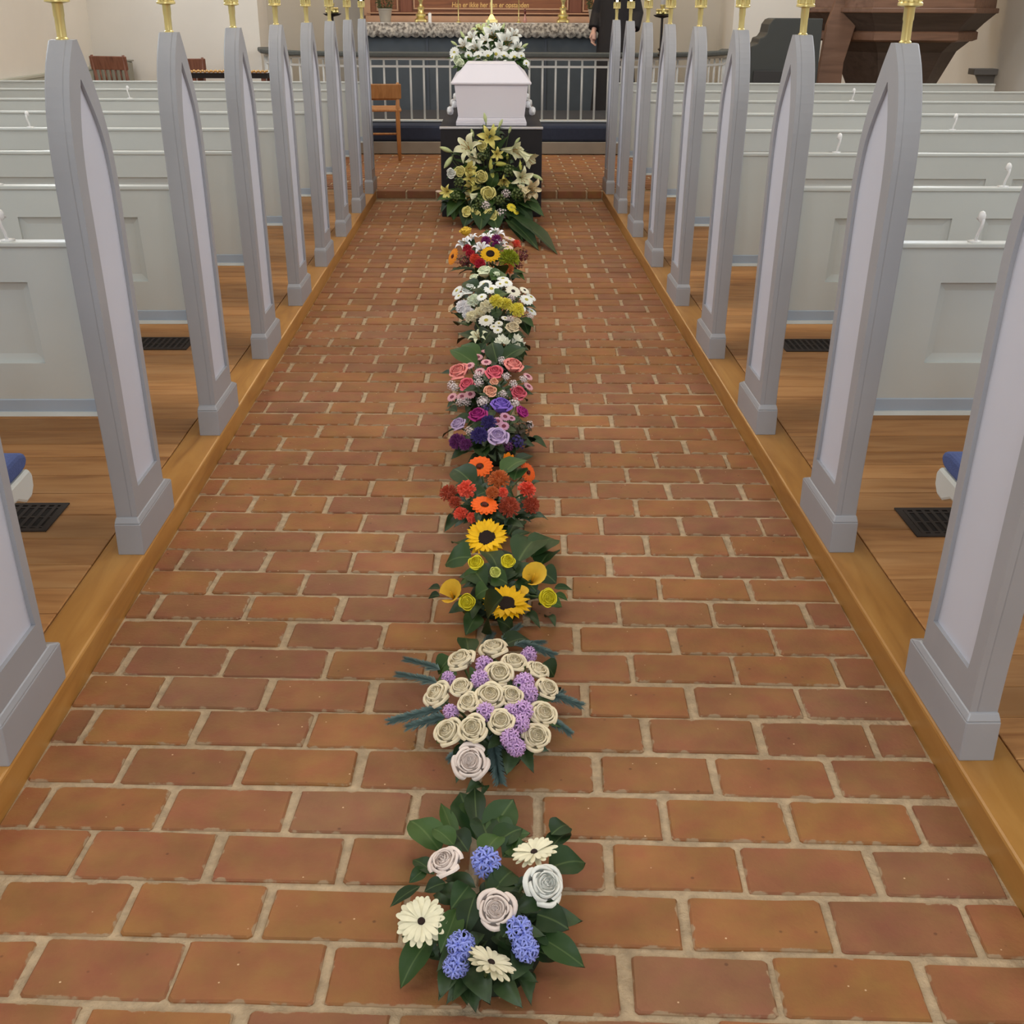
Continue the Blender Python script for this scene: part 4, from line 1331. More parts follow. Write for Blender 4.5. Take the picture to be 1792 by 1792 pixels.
   ('daisy',-0.061,4.401,0.108,0.0203,'dusty'), ('daisy',-0.043,4.251,0.132,0.0197,'dusty'), ('daisy',-0.01,4.103,0.155,0.019,'dusty'), ('daisy',-0.072,4.111,0.139,0.0191,'dusty'),
   ('daisy',-0.032,3.957,0.163,0.0184,'dusty'), ('daisy',0.146,4.132,0.091,0.0193,'dusty'), ('daisy',0.146,4.063,0.074,0.019,'dusty'), ('daisy',-0.098,3.939,0.075,0.0185,'dusty'),
   ('daisy',-0.134,3.979,0.06,0.0187,'dusty'), ('daisy',-0.066,3.864,0.108,0.0181,'dusty'), ('cluster',-0.137,4.067,0.076,0.019,'wax'), ('cluster',-0.04,3.909,0.161,0.0182,'wax'),
   ('cluster',0.086,3.905,0.13,0.0183,'wax'), ('cluster',-0.035,3.846,0.155,0.018,'wax'), ('cluster',-0.077,3.912,0.063,0.0184,'wax'), ('cluster',-0.102,3.92,0.06,0.0184,'wax'),
   ('cluster',-0.127,4.026,0.078,0.0189,'wax'), ('cluster',0.048,4.15,0.145,0.0193,'wax'), ('cluster',-0.015,3.817,0.102,0.018,'wax'), ('cluster',0.06,3.911,0.156,0.0183,'wax'),
   ('cluster',0.126,4.04,0.106,0.0189,'wax'), ('cluster',0.049,3.822,0.121,0.0179,'wax')],
  leaves=[(-0.044,4.141,0.13,-0.154,4.241,0.173,0.077), (-0.035,4.318,0.113,-0.115,4.418,0.142,0.062), (0.031,4.174,0.132,0.009,4.274,0.193,0.073), (0.053,4.258,0.119,0.148,4.358,0.147,0.07), (-0.133,4.214,0.075,-0.196,4.314,0.052,0.031),
   (0.117,4.177,0.097,0.175,4.277,0.09,0.03), (0.029,3.879,0.103,-0.012,3.891,0.078,0.081), (-0.032,3.889,0.1,-0.053,3.946,0.049,0.061), (0.081,3.948,0.081,0.145,4.021,0.035,0.062), (0.05,3.902,0.117,0.019,3.88,0.092,0.061)],
  twigs=[]),
 'b7': dict(at=(0.047, 4.572), size=(0.093, 0.245),
  flowers=[('daisy',-0.012,4.68,0.166,0.0309,'whited',(-0.1, -0.5, 0.9)), ('daisy',0.019,4.555,0.172,0.0162,'whited'), ('daisy',0.04,4.615,0.17,0.0164,'whited'), ('daisy',0.035,4.478,0.177,0.0183,'whited'),
   ('lily',-0.046,4.486,0.152,0.0298,'ivorylily',(-0.2, -0.4, 0.9)), ('freesia',0.052,4.347,0.171,0.0289,'freesia'), ('freesia',0.115,4.478,0.135,0.0298,'freesia'), ('rose',0.096,4.596,0.156,0.0281,'ivory'),
   ('freesia',0.051,4.327,0.131,0.02,'freesia',(0, -0.8, 0.4)), ('carnation',-0.071,4.818,0.143,0.0318,'creamc'), ('freesia',0.112,4.439,0.118,0.0182,'freesia',(0, -0.8, 0.4)), ('daisy',0.067,4.721,0.165,0.0168,'whited'),
   ('cluster',0.088,4.71,0.161,0.0191,'wax'), ('rose',0.113,4.715,0.152,0.0216,'ivory')],
  leaves=[(-0.037,4.524,0.137,-0.14,4.624,0.091,0.079), (-0.037,4.474,0.127,-0.13,4.574,0.148,0.069), (-0.013,4.429,0.139,-0.048,4.423,0.047,0.077), (0.009,4.452,0.156,0.021,4.458,0.061,0.073), (0.089,4.468,0.129,0.173,4.568,0.077,0.069),
   (0.077,4.433,0.127,0.135,4.423,0.047,0.114), (-0.088,4.791,0.115,-0.14,4.891,0.102,0.097), (0.009,4.539,0.157,-0.025,4.449,0.134,0.093), (0.079,4.533,0.146,0.114,4.534,0.063,0.079)],
  twigs=[]),
 'b8': dict(at=(0.023, 5.107), size=(0.184, 0.299),
  flowers=[('rose',-0.022,5.405,0.216,0.0378,'limewhite'), ('rose',-0.092,5.195,0.179,0.0339,'whiter'), ('daisy',-0.021,5.181,0.205,0.0338,'whited'), ('daisy',0.01,5.043,0.216,0.0329,'whited'),
   ('daisy',0.107,5.104,0.192,0.0334,'creamd'), ('carnation',0.029,4.82,0.212,0.0316,'yellowc'), ('carnation',0.071,4.84,0.195,0.0293,'yellowc'), ('carnation',0.12,4.94,0.146,0.035,'yellowc'),
   ('carnation',-0.116,5.085,0.121,0.036,'whitec'), ('carnation',-0.065,4.954,0.183,0.0325,'limec'), ('carnation',-0.012,4.808,0.193,0.0292,'creamc'), ('daisy',0.063,5.268,0.213,0.0264,'whited'),
   ('daisy',0.078,5.214,0.206,0.0288,'whited'), ('daisy',0.169,5.165,0.139,0.0313,'whited'), ('daisy',0.192,5.228,0.137,0.0264,'whited'), ('daisy',0.193,5.173,0.084,0.0262,'whited'),
   ('daisy',0.162,5.23,0.168,0.0237,'creamd'), ('daisy',-0.15,5.291,0.152,0.0292,'whited',(-0.6, -0.3, 0.7)), ('daisy',-0.14,5.225,0.143,0.0237,'whited'), ('rose',-0.174,5.203,0.092,0.0184,'peachbud',(-0.7, -0.2, 0.5)),
   ('carnation',-0.092,4.999,0.116,0.0304,'whitec'), ('carnation',-0.04,4.855,0.154,0.0271,'creamc'), ('freesia',0.031,5.344,0.218,0.0214,'limewhitef'), ('daisy',0.049,5.181,0.208,0.0208,'whited'),
   ('daisy',-0.032,4.927,0.207,0.0223,'whited'), ('rose',-0.073,5.34,0.203,0.0214,'limewhite'), ('cluster',0.097,4.955,0.195,0.02,'wax'), ('daisy',0.141,5.012,0.136,0.0228,'whited'),
   ('cluster',0.182,5.082,0.08,0.0206,'wax'), ('rose',0.034,5.405,0.219,0.0162,'limewhite')],
  leaves=[(-0.055,5.161,0.179,-0.122,5.261,0.209,0.078), (-0.094,5.17,0.15,-0.163,5.27,0.087,0.068), (0.01,4.878,0.143,0.059,4.887,0.154,0.089), (0.126,5.082,0.067,0.201,5.006,0.06,0.062), (0.035,4.956,0.2,0.086,5.056,0.197,0.075),
   (0.152,5.107,0.06,0.176,5.007,0.021,0.062), (-0.016,5.027,0.197,-0.054,5.127,0.212,0.076), (-0.12,5.107,0.06,-0.175,5.207,0.075,0.062), (0.01,5.317,0.197,0.078,5.418,0.216,0.08)],
  twigs=[]),
 'b9': dict(at=(-0.008, 6.017), size=(0.183, 0.388),
  flowers=[('sunflower',0.005,5.71,0.24,0.0425,'sun',(0, -0.6, 0.8)), ('gerbera',-0.197,6.22,0.128,0.0401,'orangey',(-0.8, -0.4, 0.4)), ('lily',-0.138,6.242,0.194,0.0339,'whitel'), ('lily',-0.043,5.984,0.222,0.0326,'whitel'),
   ('lily',-0.014,6.252,0.229,0.0308,'whitel'), ('lily',0.039,6.345,0.234,0.0344,'whitel'), ('lily',-0.098,6.281,0.218,0.0279,'whitel'), ('daisy',0.11,6.288,0.211,0.031,'blushd'),
   ('rose',-0.131,6.405,0.23,0.0315,'sunrose'), ('carnation',0.038,6.201,0.22,0.0276,'plumc'), ('carnation',-0.02,6.173,0.219,0.0244,'plumc'), ('carnation',-0.098,5.927,0.197,0.0235,'redc'),
   ('carnation',-0.072,5.733,0.21,0.0256,'coral'), ('carnation',-0.117,6.143,0.182,0.0243,'redc'), ('carnation',0.143,6.252,0.187,0.0247,'coral'), ('daisy',0.096,6.147,0.191,0.0274,'blushd'),
   ('pompon',0.098,5.869,0.183,0.0496,'moss'), ('carnation',0.092,5.83,0.141,0.0291,'rustc'), ('carnation',-0.046,5.63,0.208,0.0252,'redc'), ('lily',0.065,6.184,0.211,0.0245,'whitel'),
   ('cluster',0.17,6.186,0.132,0.043,'darkred'), ('cluster',-0.122,5.915,0.156,0.0383,'darkred'), ('daisy',-0.129,6.281,0.205,0.0248,'whited'), ('cluster',0.147,6.096,0.104,0.0304,'darkred'),
   ('pompon',0.034,6.066,0.215,0.021,'plumc')],
  leaves=[(-0.077,5.809,0.148,-0.226,5.908,0.113,0.035), (0.084,5.899,0.115,0.205,5.999,0.085,0.035), (-0.018,5.669,0.191,-0.062,5.769,0.128,0.068), (0.039,5.71,0.183,0.068,5.81,0.119,0.085), (-0.082,6.22,0.186,-0.177,6.32,0.198,0.074),
   (-0.077,5.809,0.148,-0.167,5.908,0.098,0.041), (0.04,5.919,0.214,0.085,6.019,0.224,0.065), (-0.02,6.27,0.208,0.042,6.37,0.251,0.074), (0.115,6.005,0.108,0.188,5.935,0.063,0.036), (-0.108,5.913,0.141,-0.17,6.013,0.106,0.059)],
  twigs=[]),
 'spray': dict(at=(0.0, 7.98), size=(0.2, 0.15),
  flowers=[('lily',-0.003,8.148,0.557,0.0583,'ylily',(0, -1, 0.2)), ('bud',0.024,8.238,0.601,0.0353,'ybud',(0.1, -0.3, 1)), ('lily',-0.151,8.11,0.493,0.0737,'wlily',(-0.4, -0.8, 0.4)), ('lily',-0.108,8.072,0.431,0.0465,'wlily',(0.1, -1, -0.1)),
   ('rose',-0.054,8.116,0.504,0.0349,'ylrose',(0, -1, 0.2)), ('trumpet',0.187,8.097,0.473,0.0659,'wlily',(0.7, -0.6, 0)), ('trumpet',0.283,8.061,0.414,0.0659,'wlily',(0.7, -0.5, -0.5)), ('trumpet',-0.123,8.032,0.365,0.058,'ylily',(0.7, -0.5, 0.3)),
   ('rose',-0.201,8.021,0.347,0.0348,'ylrose',(-0.1, -1, 0.2)), ('rose',-0.259,8.015,0.337,0.0309,'whiter',(-0.3, -1, 0.2)), ('rose',-0.062,8,0.313,0.0425,'ylrose',(0.2, -1, 0.1)), ('lily',-0.131,7.996,0.306,0.0386,'ylily',(0, -1, 0)),
   ('trumpet',0.097,7.977,0.275,0.0464,'ylily',(0, -0.8, -0.4)), ('bud',0.008,8.104,0.379,0.0468,'ybud',(0, -0.2, -1)), ('bud',0.02,8.064,0.312,0.0467,'ybud',(0.2, -0.2, -1)), ('bud',0.074,8.109,0.386,0.0507,'ybud',(-1, -0.3, 0.1)),
   ('trumpet',-0.143,7.96,0.247,0.054,'ylily',(-0.8, -0.5, 0)), ('lily',-0.293,7.945,0.222,0.0386,'ylily',(-0.4, -1, 0)), ('bud',-0.338,8.005,0.214,0.0311,'blushbud',(-1, -0.3, 0.2)), ('rose',-0.008,7.939,0.213,0.0463,'ylrose',(0, -1, 0.3)),
   ('trumpet',-0.143,7.924,0.188,0.0501,'wlily',(-0.8, -0.4, -0.2)), ('lily',0.221,7.996,0.306,0.058,'wlily',(0.3, -1, 0)), ('lily',0.286,7.956,0.241,0.0579,'clily',(0.5, -0.8, 0)), ('trumpet',0.266,7.932,0.203,0.0579,'clily',(0.6, -0.5, -0.5)),
   ('rose',-0.147,7.871,0.102,0.0385,'ylrose'), ('rose',-0.093,7.86,0.085,0.0346,'ylrose'), ('rose',0.011,7.856,0.078,0.05,'ylrose'), ('daisy',0.146,7.888,0.13,0.0308,'yd'),
   ('daisy',0.177,7.873,0.106,0.0231,'yd'), ('bud',-0.117,8.223,0.575,0.0313,'gbud',(-0.3, -0.3, 1)), ('bud',0.138,8.234,0.594,0.0274,'gbud',(0.3, -0.3, 1)), ('bud',0.188,8.193,0.527,0.0313,'gbud',(0.6, -0.3, 0.8)),
   ('bud',-0.296,8.162,0.473,0.0469,'gbud',(-1, -0.2, 0.4)), ('bud',-0.28,8.117,0.399,0.0507,'gbud',(-0.6, -0.2, -0.8)), ('bud',-0.03,8.278,0.668,0.0353,'gbud',(-0.2, 0, 1)), ('bud',0.075,8.259,0.636,0.0314,'gbud',(0.5, 0, 1)),
   ('bud',0.323,8.06,0.306,0.0429,'gbud',(0.8, -0.2, -0.4)), ('bud',0.211,8.102,0.376,0.0351,'ybud',(0.1, -0.3, -1)), ('lily',0.051,8.085,0.452,0.0349,'ylily',(0.2, -1, 0)), ('bud',0.121,8.134,0.428,0.0312,'ybud',(0, -0.5, 0.8)),
   ('bud',-0.043,8.018,0.235,0.0389,'ybud',(1, -0.4, 0.1)), ('cluster',-0.066,7.905,0.157,0.0424,'greenfill'), ('cluster',0.069,7.915,0.175,0.0463,'greenfill'), ('cluster',-0.201,7.979,0.278,0.0425,'greenfill'),
   ('cluster',0.128,8.021,0.348,0.0464,'greenfill'), ('cluster',-0.027,7.894,0.14,0.0385,'wax'), ('cluster',0.108,7.936,0.209,0.0347,'wax'), ('cluster',-0.046,8.074,0.434,0.0426,'greenfill'),
   ('cluster',-0.104,7.884,0.123,0.0385,'greenfill'), ('cluster',0.185,7.936,0.209,0.0463,'greenfill'), ('cluster',-0.22,7.926,0.191,0.0424,'greenfill'), ('cluster',0.08,7.862,0.089,0.0385,'wax')],
  leaves=[(-0.144,7.995,0.163,-0.355,7.926,0.191,0.14), (-0.164,8.006,0.18,-0.296,7.856,0.078,0.117), (-0.222,8.006,0.18,-0.347,7.969,0.083,0.093), (-0.203,7.995,0.162,-0.252,7.891,0.046,0.101), (0.128,8.006,0.18,0.339,7.911,0.168,0.117),
   (0.167,7.995,0.163,0.379,7.91,0.078,0.132), (0.148,7.985,0.146,0.3,7.841,0.055,0.117), (0.089,7.974,0.128,0.182,7.742,0.015,0.109), (0.128,7.942,0.076,0.422,6.902,0.015,0.132), (0.108,7.932,0.059,0.306,7.027,0.015,0.117),
   (0.147,7.921,0.041,0.21,7.329,0.015,0.101), (0.089,7.953,0.093,0.316,7.77,0.029,0.117), (-0.028,7.974,0.128,-0.065,7.74,0.015,0.171), (0.011,7.953,0.093,0.049,7.741,0.015,0.171), (-0.086,7.974,0.128,-0.181,7.82,0.02,0.171),
   (-0.027,8.101,0.338,-0.222,8.092,0.376,0.078), (0.012,8.101,0.338,0.245,8.071,0.342,0.086), (-0.007,8.144,0.408,-0.105,8.228,0.549,0.063), (0.012,8.144,0.408,0.13,8.239,0.567,0.055), (0.051,8.122,0.373,0.267,8.186,0.479,0.055),
   (-0.066,8.101,0.337,-0.262,8.154,0.425,0.055), (-0.027,8.059,0.267,-0.201,7.947,0.226,0.117), (0.051,8.038,0.233,0.224,7.958,0.244,0.117), (-0.027,8.016,0.198,-0.027,7.853,0.109,0.132), (-0.066,8.038,0.232,-0.143,7.894,0.14,0.117),
   (0.09,8.059,0.268,0.185,7.915,0.175,0.117), (-0.007,8.186,0.478,-0.046,8.281,0.638,0.039), (0.032,8.186,0.478,0.072,8.271,0.62,0.039), (-0.047,8.133,0.39,-0.163,8.114,0.411,0.094), (0.051,8.144,0.408,0.149,8.135,0.447,0.094),
   (0.004,8.038,0.233,0.051,8.061,0.343,0.109), (-0.086,8.08,0.302,-0.027,8.092,0.376,0.101), (0.168,8.059,0.268,0.322,8.008,0.256,0.101), (-0.164,8.101,0.337,-0.299,8.05,0.306,0.094)],
  twigs=[]),
 'coffin_spray': dict(at=(0.01, 9.25), size=(0.2, 0.2),
  flowers=[('lily',0.023,9.261,1.158,0.0726,'wwlily',(0, -1, 0.4)), ('lily',0.129,9.213,1.124,0.0724,'wwlily',(0.3, -1, 0.3)), ('lily',-0.104,9.155,1.082,0.0593,'wwlily',(-0.3, -1, 0.3)), ('lily',-0.189,9.181,1.1,0.0552,'wwlily',(-0.6, -1, 0.4)),
   ('daisy',-0.011,9.091,1.037,0.0422,'whited',(0, -1, 0.3)), ('daisy',0.048,9.107,1.049,0.0422,'whited',(0, -1, 0.3)), ('daisy',-0.083,9.085,1.033,0.0379,'whited',(0, -1, 0.3)), ('daisy',0.183,9.08,1.03,0.0422,'whited',(0.3, -1, 0.3)),
   ('daisy',-0.26,9.123,1.059,0.038,'whited',(-0.5, -1, 0.3)), ('daisy',0.27,9.021,0.99,0.0252,'whited',(0.5, -1, 0.3)), ('rose',-0.212,9.011,0.981,0.0335,'limewhite',(-0.3, -1, 0.2)), ('daisy',-0.272,9.08,1.029,0.0295,'whited'),
   ('lily',-0.067,9.336,1.212,0.0558,'greenlily',(-0.2, -0.6, 1)), ('lily',0.049,9.357,1.228,0.0473,'wwlily',(0.1, -0.5, 1)), ('lily',-0.135,9.251,1.15,0.0512,'wwlily',(-0.5, -0.8, 0.6)), ('lily',0.186,9.283,1.174,0.0471,'wwlily',(0.5, -0.8, 0.5)),
   ('lily',-0.037,9.229,1.135,0.0469,'wwlily',(-0.2, -1, 0.5)), ('lily',0.205,9.155,1.083,0.0466,'wwlily',(0.5, -1, 0.2)), ('bud',0.101,9.357,1.228,0.0344,'gbud',(0.4, 0, 1)), ('bud',-0.007,9.389,1.251,0.0345,'gbud',(0, 0, 1)),
   ('bud',-0.199,9.283,1.173,0.0342,'gbud',(-0.6, 0, 1)), ('daisy',0.107,9.091,1.037,0.0338,'whited',(0, -1, 0.3)), ('daisy',0.234,9.091,1.038,0.0295,'whited',(0.4, -1, 0.2)), ('daisy',-0.155,9.096,1.04,0.0295,'whited',(-0.2, -1, 0.3)),
   ('bud',0.261,9.187,1.106,0.0298,'gbud',(0.9, -0.2, 0.5)), ('bud',-0.262,9.208,1.119,0.0298,'gbud',(-0.9, -0.2, 0.6)), ('lily',0.078,9.16,1.086,0.0424,'wwlily',(0.1, -1, 0.2)), ('rose',-0.238,9.059,1.014,0.0294,'limewhite',(-0.4, -1, 0.2)),
   ('rose',-0.036,9.027,0.992,0.0252,'limewhite'), ('daisy',0.123,9.027,0.993,0.0252,'whited')],
  leaves=[(-0.007,9.183,1.066,-0.114,9.4,1.259,0.051), (0.014,9.183,1.066,0.024,9.421,1.275,0.051), (0.036,9.183,1.066,0.123,9.4,1.26,0.051), (0.057,9.157,1.047,0.229,9.32,1.202,0.059), (-0.028,9.157,1.047,-0.221,9.293,1.181,0.059),
   (-0.049,9.13,1.028,-0.304,9.187,1.104,0.068), (0.099,9.13,1.028,0.291,9.187,1.106,0.068), (-0.07,9.103,1.009,-0.331,9.08,1.028,0.076), (0.12,9.103,1.01,0.309,9.053,1.012,0.076), (-0.113,9.077,0.99,-0.279,8.984,0.962,0.084),
   (0.141,9.077,0.991,0.298,8.973,0.957,0.084), (-0.028,9.087,0.998,-0.112,8.984,0.963,0.085), (0.056,9.087,0.998,0.14,8.984,0.963,0.085), (0.014,9.237,1.104,-0.05,9.32,1.201,0.051), (0.036,9.237,1.104,0.066,9.32,1.201,0.051),
   (-0.028,9.157,1.047,0.014,9.027,0.993,0.102), (-0.092,9.157,1.046,-0.154,9.037,0.999,0.093), (0.099,9.157,1.047,0.182,9.016,0.986,0.093), (-0.176,9.103,1.009,-0.236,8.947,0.937,0.068), (0.205,9.13,1.029,0.256,8.963,0.949,0.059)],
  twigs=[]),
}

# ================================================================== FLOWERS
COLORS = {
    'blush': (240, 222, 210), 'white': (238, 236, 226), 'ivory': (234, 218, 184), 'cream': (246, 232, 198), 'blue': (150, 160, 234), 'lilac': (212, 170, 218),
    'sun': (250, 186, 12), 'yellow': (240, 222, 48), 'limerose': (226, 228, 120), 'calla': (242, 196, 66), 'orange': (240, 98, 22), 'orangey': (246, 148, 36),
    'coral': (232, 90, 66), 'rust': (196, 104, 52), 'rustred': (178, 78, 52), 'lilacrose': (206, 180, 220), 'violet': (134, 104, 206), 'magenta': (178, 46, 132),
    'plum': (118, 52, 112), 'indigo': (70, 58, 122), 'mauve': (214, 158, 188), 'darkleaf': (88, 76, 62), 'wax': (232, 216, 214), 'pink': (244, 146, 136),
    'deeppink': (226, 102, 118), 'peach': (244, 172, 140), 'dusty': (216, 158, 164), 'whited': (242, 240, 232), 'ivorylily': (238, 240, 206), 'freesia': (242, 240, 222),
    'creamc': (242, 232, 198), 'creamd': (246, 234, 212), 'limewhite': (232, 238, 202), 'whiter': (240, 240, 230), 'yellowc': (234, 220, 86), 'whitec': (240, 236, 236),
    'limec': (232, 238, 212), 'peachbud': (246, 212, 168), 'limewhitef': (230, 236, 206), 'whitel': (240, 238, 240), 'blushd': (242, 212, 198), 'sunrose': (246, 198, 66),
    'plumc': (130, 36, 102), 'redc': (182, 36, 58), 'moss': (160, 170, 46), 'rustc': (210, 118, 66), 'darkred': (104, 44, 46), 'ylily': (240, 230, 136), 'wlily': (242, 242, 202),
    'ylrose': (240, 230, 146), 'clily': (246, 224, 180), 'ybud': (222, 222, 116), 'gbud': (196, 206, 148), 'blushbud': (240, 210, 190), 'yd': (238, 218, 66),
    'greenfill': (98, 112, 64), 'greenlily': (208, 218, 158), 'wwlily': (244, 242, 230)}
M_LEAF = bpy.data.materials.new('leaf_green')
M_LEAF.use_nodes = True
nt = M_LEAF.node_tree
bb = nt.nodes['Principled BSDF']
bb.inputs['Roughness'].default_value = .5
bb.inputs['Specular IOR Level'].default_value = .3
oi = nt.nodes.new('ShaderNodeObjectInfo')
rp = nt.nodes.new('ShaderNodeValToRGB')
e_ = rp.color_ramp.elements
e_[0].position, e_[0].color = 0, rgb(30, 50, 22)
e_[1].position, e_[1].color = 1, rgb(64, 92, 38)
q_ = e_.new(.55)
q_.color = rgb(40, 66, 28)
nt.links.new(oi.outputs['Random'], rp.inputs[0])
tc = nt.nodes.new('ShaderNodeTexCoord')
sx_ = nt.nodes.new('ShaderNodeSeparateXYZ')
nt.links.new(tc.outputs['Object'], sx_.inputs[0])
ab = nt.nodes.new('ShaderNodeMath')
ab.operation = 'ABSOLUTE'
nt.links.new(sx_.outputs[0], ab.inputs[0])
mr = nt.nodes.new('ShaderNodeMapRange')
mr.inputs['From Min'].default_value, mr.inputs['From Max'].default_value = .07, .03
mr.inputs['To Max'].default_value = .3
nt.links.new(ab.outputs[0], mr.inputs['Value'])
mx = nt.nodes.new('ShaderNodeMix')
mx.data_type = 'RGBA'
nt.links.new(mr.outputs[0], mx.inputs['Factor'])
nt.links.new(rp.outputs[0], mx.inputs['A'])
mx.inputs['B'].default_value = rgb(120, 138, 84)
nt.links.new(mx.outputs['Result'], bb.inputs['Base Color'])
M_SPRUCE = mat('spruce_needles', rgb(110, 132, 126), .6, var=.25, scale=60)
M_STEM = mat('flower_stem', rgb(78, 96, 48), .6)
M_FOAM = mat('floral_foam', rgb(34, 46, 28), .95, var=.2, scale=60)
M_FILL = mat('filler_foliage', rgb(52, 72, 38), .5, var=.35, scale=50, obj_var=.1)
M_DISC_DARK = mat('sunflower_disc', rgb(52, 28, 18), .9, var=.4, scale=300, bump=.8, bump_scale=400)
M_EYE = mat('gerbera_eye', rgb(44, 26, 18), .9, var=.3, scale=200)
M_EYE_RED = mat('orange_gerbera_eye', rgb(88, 28, 12), .9, var=.3, scale=200)
M_EYE_Y = mat('daisy_eye', rgb(190, 178, 80), .9, var=.3, scale=200)
M_EYE_P = mat('dark_pink_eye', rgb(132, 60, 78), .9, var=.3, scale=200)
M_ANTHER = mat('lily_anther', rgb(176, 132, 58), .9)


def petal_mat(c):
    r, g, b = COLORS[c]
    return mat('petal_' + c, rgb(r, g, b, 1.05), .55, var=.07, scale=2.5, obj_var=.05, spec=.3, sub=.0)


def patch(m, fn, nu, nv):
    v = [fn(-1 + 2 * i / nu, j / nv) for j in range(nv + 1) for i in range(nu + 1)]
    w = nu + 1
    m.add(v, [(j * w + i, j * w + i + 1, (j + 1) * w + i + 1, (j + 1) * w + i) for j in range(nv) for i in range(nu)])
    return m


def cup_petal(m, th, w, rb, rt, z0, z1, curl, nu=6, nv=6, wave=0.0, ph=0.0):
    """a petal wrapped round the flower axis, lip rolled outwards"""
    def fn(u, v):
        k = math.sin(min(1.0, v * 1.25) * math.pi / 2)
        r = rb + (rt - rb) * k
        lip = max(0.0, v - .68) / .32
        r += curl * lip * lip * (1 - .25 * u * u)
        z = z0 + (z1 - z0) * v - curl * .55 * lip * lip - (z1 - z0) * .22 * u * u * v
        r += wave * math.sin(u * 4 + ph) * v
        a = th + u * w * (.55 + .45 * math.sin(math.pi * (.15 + .75 * v)))
        return (r * math.cos(a), r * math.sin(a), z)
    return patch(m, fn, nu, nv)


def strap(m, th, r0, r1, w, zfn, nu=2, nv=5, tip=.5, pw=1.0):
    """a flat ray petal lying out along direction th"""
    c, s = math.cos(th), math.sin(th)

    def fn(u, v):
        v = math.sin(v * math.pi / 2)
        r = r0 + (r1 - r0) * v
        ww = w * (.35 + .65 * math.sin(min(1, v / tip) * math.pi / 2)) if v < tip else w * math.sqrt(max(0.0, 1 - ((v - tip) / (1 - tip)) ** (2 * pw))) + .002
        if pw < 1 and v >= tip:
            ww = w * (1 - ((v - tip) / (1 - tip)) ** 1.3) + .002
        x, y = r, u * ww
        z = zfn(v) - .05 * w * 4 * (1 - u * u) * (1 if v > .1 else 0)
        return (x * c - y * s, x * s + y * c, z)
    return patch(m, fn, nu, nv)


def wrap_petal(m, th, w, prof, nu=6, wave=0.0, ph=0.0, notch=.12):
    """petal following a (radius, height) profile from base to lip, wrapped round the axis"""
    n = len(prof) - 1

    def fn(u, v):
        i = min(int(v * n), n - 1)
        t = v * n - i
        r = prof[i][0] * (1 - t) + prof[i + 1][0] * t
        z = prof[i][1] * (1 - t) + prof[i + 1][1] * t
        z -= notch * u * u * v
        r += wave * math.sin(u * 3.5 + ph) * v - .04 * abs(u) ** 3 * v
        a = th + u * w * (.5 + .5 * math.sin(math.pi * (.12 + .70 * v)))
        return (r * math.cos(a), r * math.sin(a), z)
    return patch(m, fn, nu, n)


def rose_core(r):
    """the closed heart: tight spiralling petals, each a little lower and wider than the last"""
    m = MB()
    N = 11
    for i in range(N):
        q = i / (N - 1)
        R1 = .07 + .42 * q ** .9
        top = .66 - .20 * q
        pr = [(.05 + .1 * q, -.45), (R1 * .8, -.2), (R1 * 1.12, .08), (R1 * 1.15, top - .22), (R1 * 1.02, top - .05), (R1 * (.88 + .18 * q), top + .015), (R1 * (.86 + .36 * q), top)]
        wrap_petal(m, i * 2.39996 + r.uniform(-.2, .2), 1.55 - .45 * q, pr, 7, .012, r.uniform(0, 6), .05 + .05 * q)
    m.lathe([(.40, -.3), (.55, .0), (.54, .2), (.40, .30), (.2, .38), (.06, .44)], 14)
    m.lathe([(.04, -.66), (.2, -.55), (.27, -.42), (.12, -.36)], 10)
    return m


def rose_petal(r, q):
    m = MB()
    R1 = .52 + .25 * q
    top = .46 - .20 * q
    pr = [(.14, -.46), (R1 * .62, -.36), (R1 * .95, -.1), (R1 * 1.02, top - .22), (R1 * 1.0, top - .06), (R1 * 1.06 + .03 * q, top), (R1 * 1.16 + .05 * q, top - .03), (R1 * 1.22 + .06 * q, top - .12)]
    return wrap_petal(m, 0, 1.0 - .1 * q, pr, 7, .03, r.uniform(0, 6), .16)


def rose_full(r):
    m = rose_core(r)
    for i in range(8):
        q = i / 7
        R1 = .52 + .26 * q
        top = .45 - .22 * q
        pr = [(.14, -.46), (R1 * .62, -.36), (R1 * .95, -.1), (R1 * 1.02, top - .2), (R1 * 1.03, top), (R1 * 1.2 + .05 * q, top - .08)]
        wrap_petal(m, i * 2.39996 + 1, .86, pr, 5, .03, r.uniform(0, 6), .16)
    return m


def gerbera_petal():
    m = MB()
    return strap(m, 0, .18, 1.0, .125, lambda v: .10 + .10 * v - .14 * v * v, 2, 6, .72)


def sunflower_petal():
    m = MB()
    return strap(m, 0, .34, 1.0, .135, lambda v: .05 + .22 * v - .20 * v * v, 2, 6, .5, .5)


def disc(r, h, z0=.06):
    return MB().lathe([(r * .75, z0 - .1), (r, z0), (r * .97, z0 + h * .5), (r * .75, z0 + h), (r * .4, z0 + h * .85), (.01, z0 + h * .7)], 18)


def ray_flower(n, w, pts, r0=.15, layers=2, zf=None):
    m = MB()
    for l in range(layers):
        for i in range(n):
            th = 2 * math.pi * (i + .5 * l) / n
            k = 1 - .1 * l
            strap(m, th, r0, k, w, zf or (lambda v, l=l: .02 + .05 * l + .12 * v - .16 * v * v), 2, 4, .65 if pts else .5, 1.0)
    m.lathe([(.03, -.4), (.12, -.1), (.2, .0), (.05, .02)], 8)
    return m


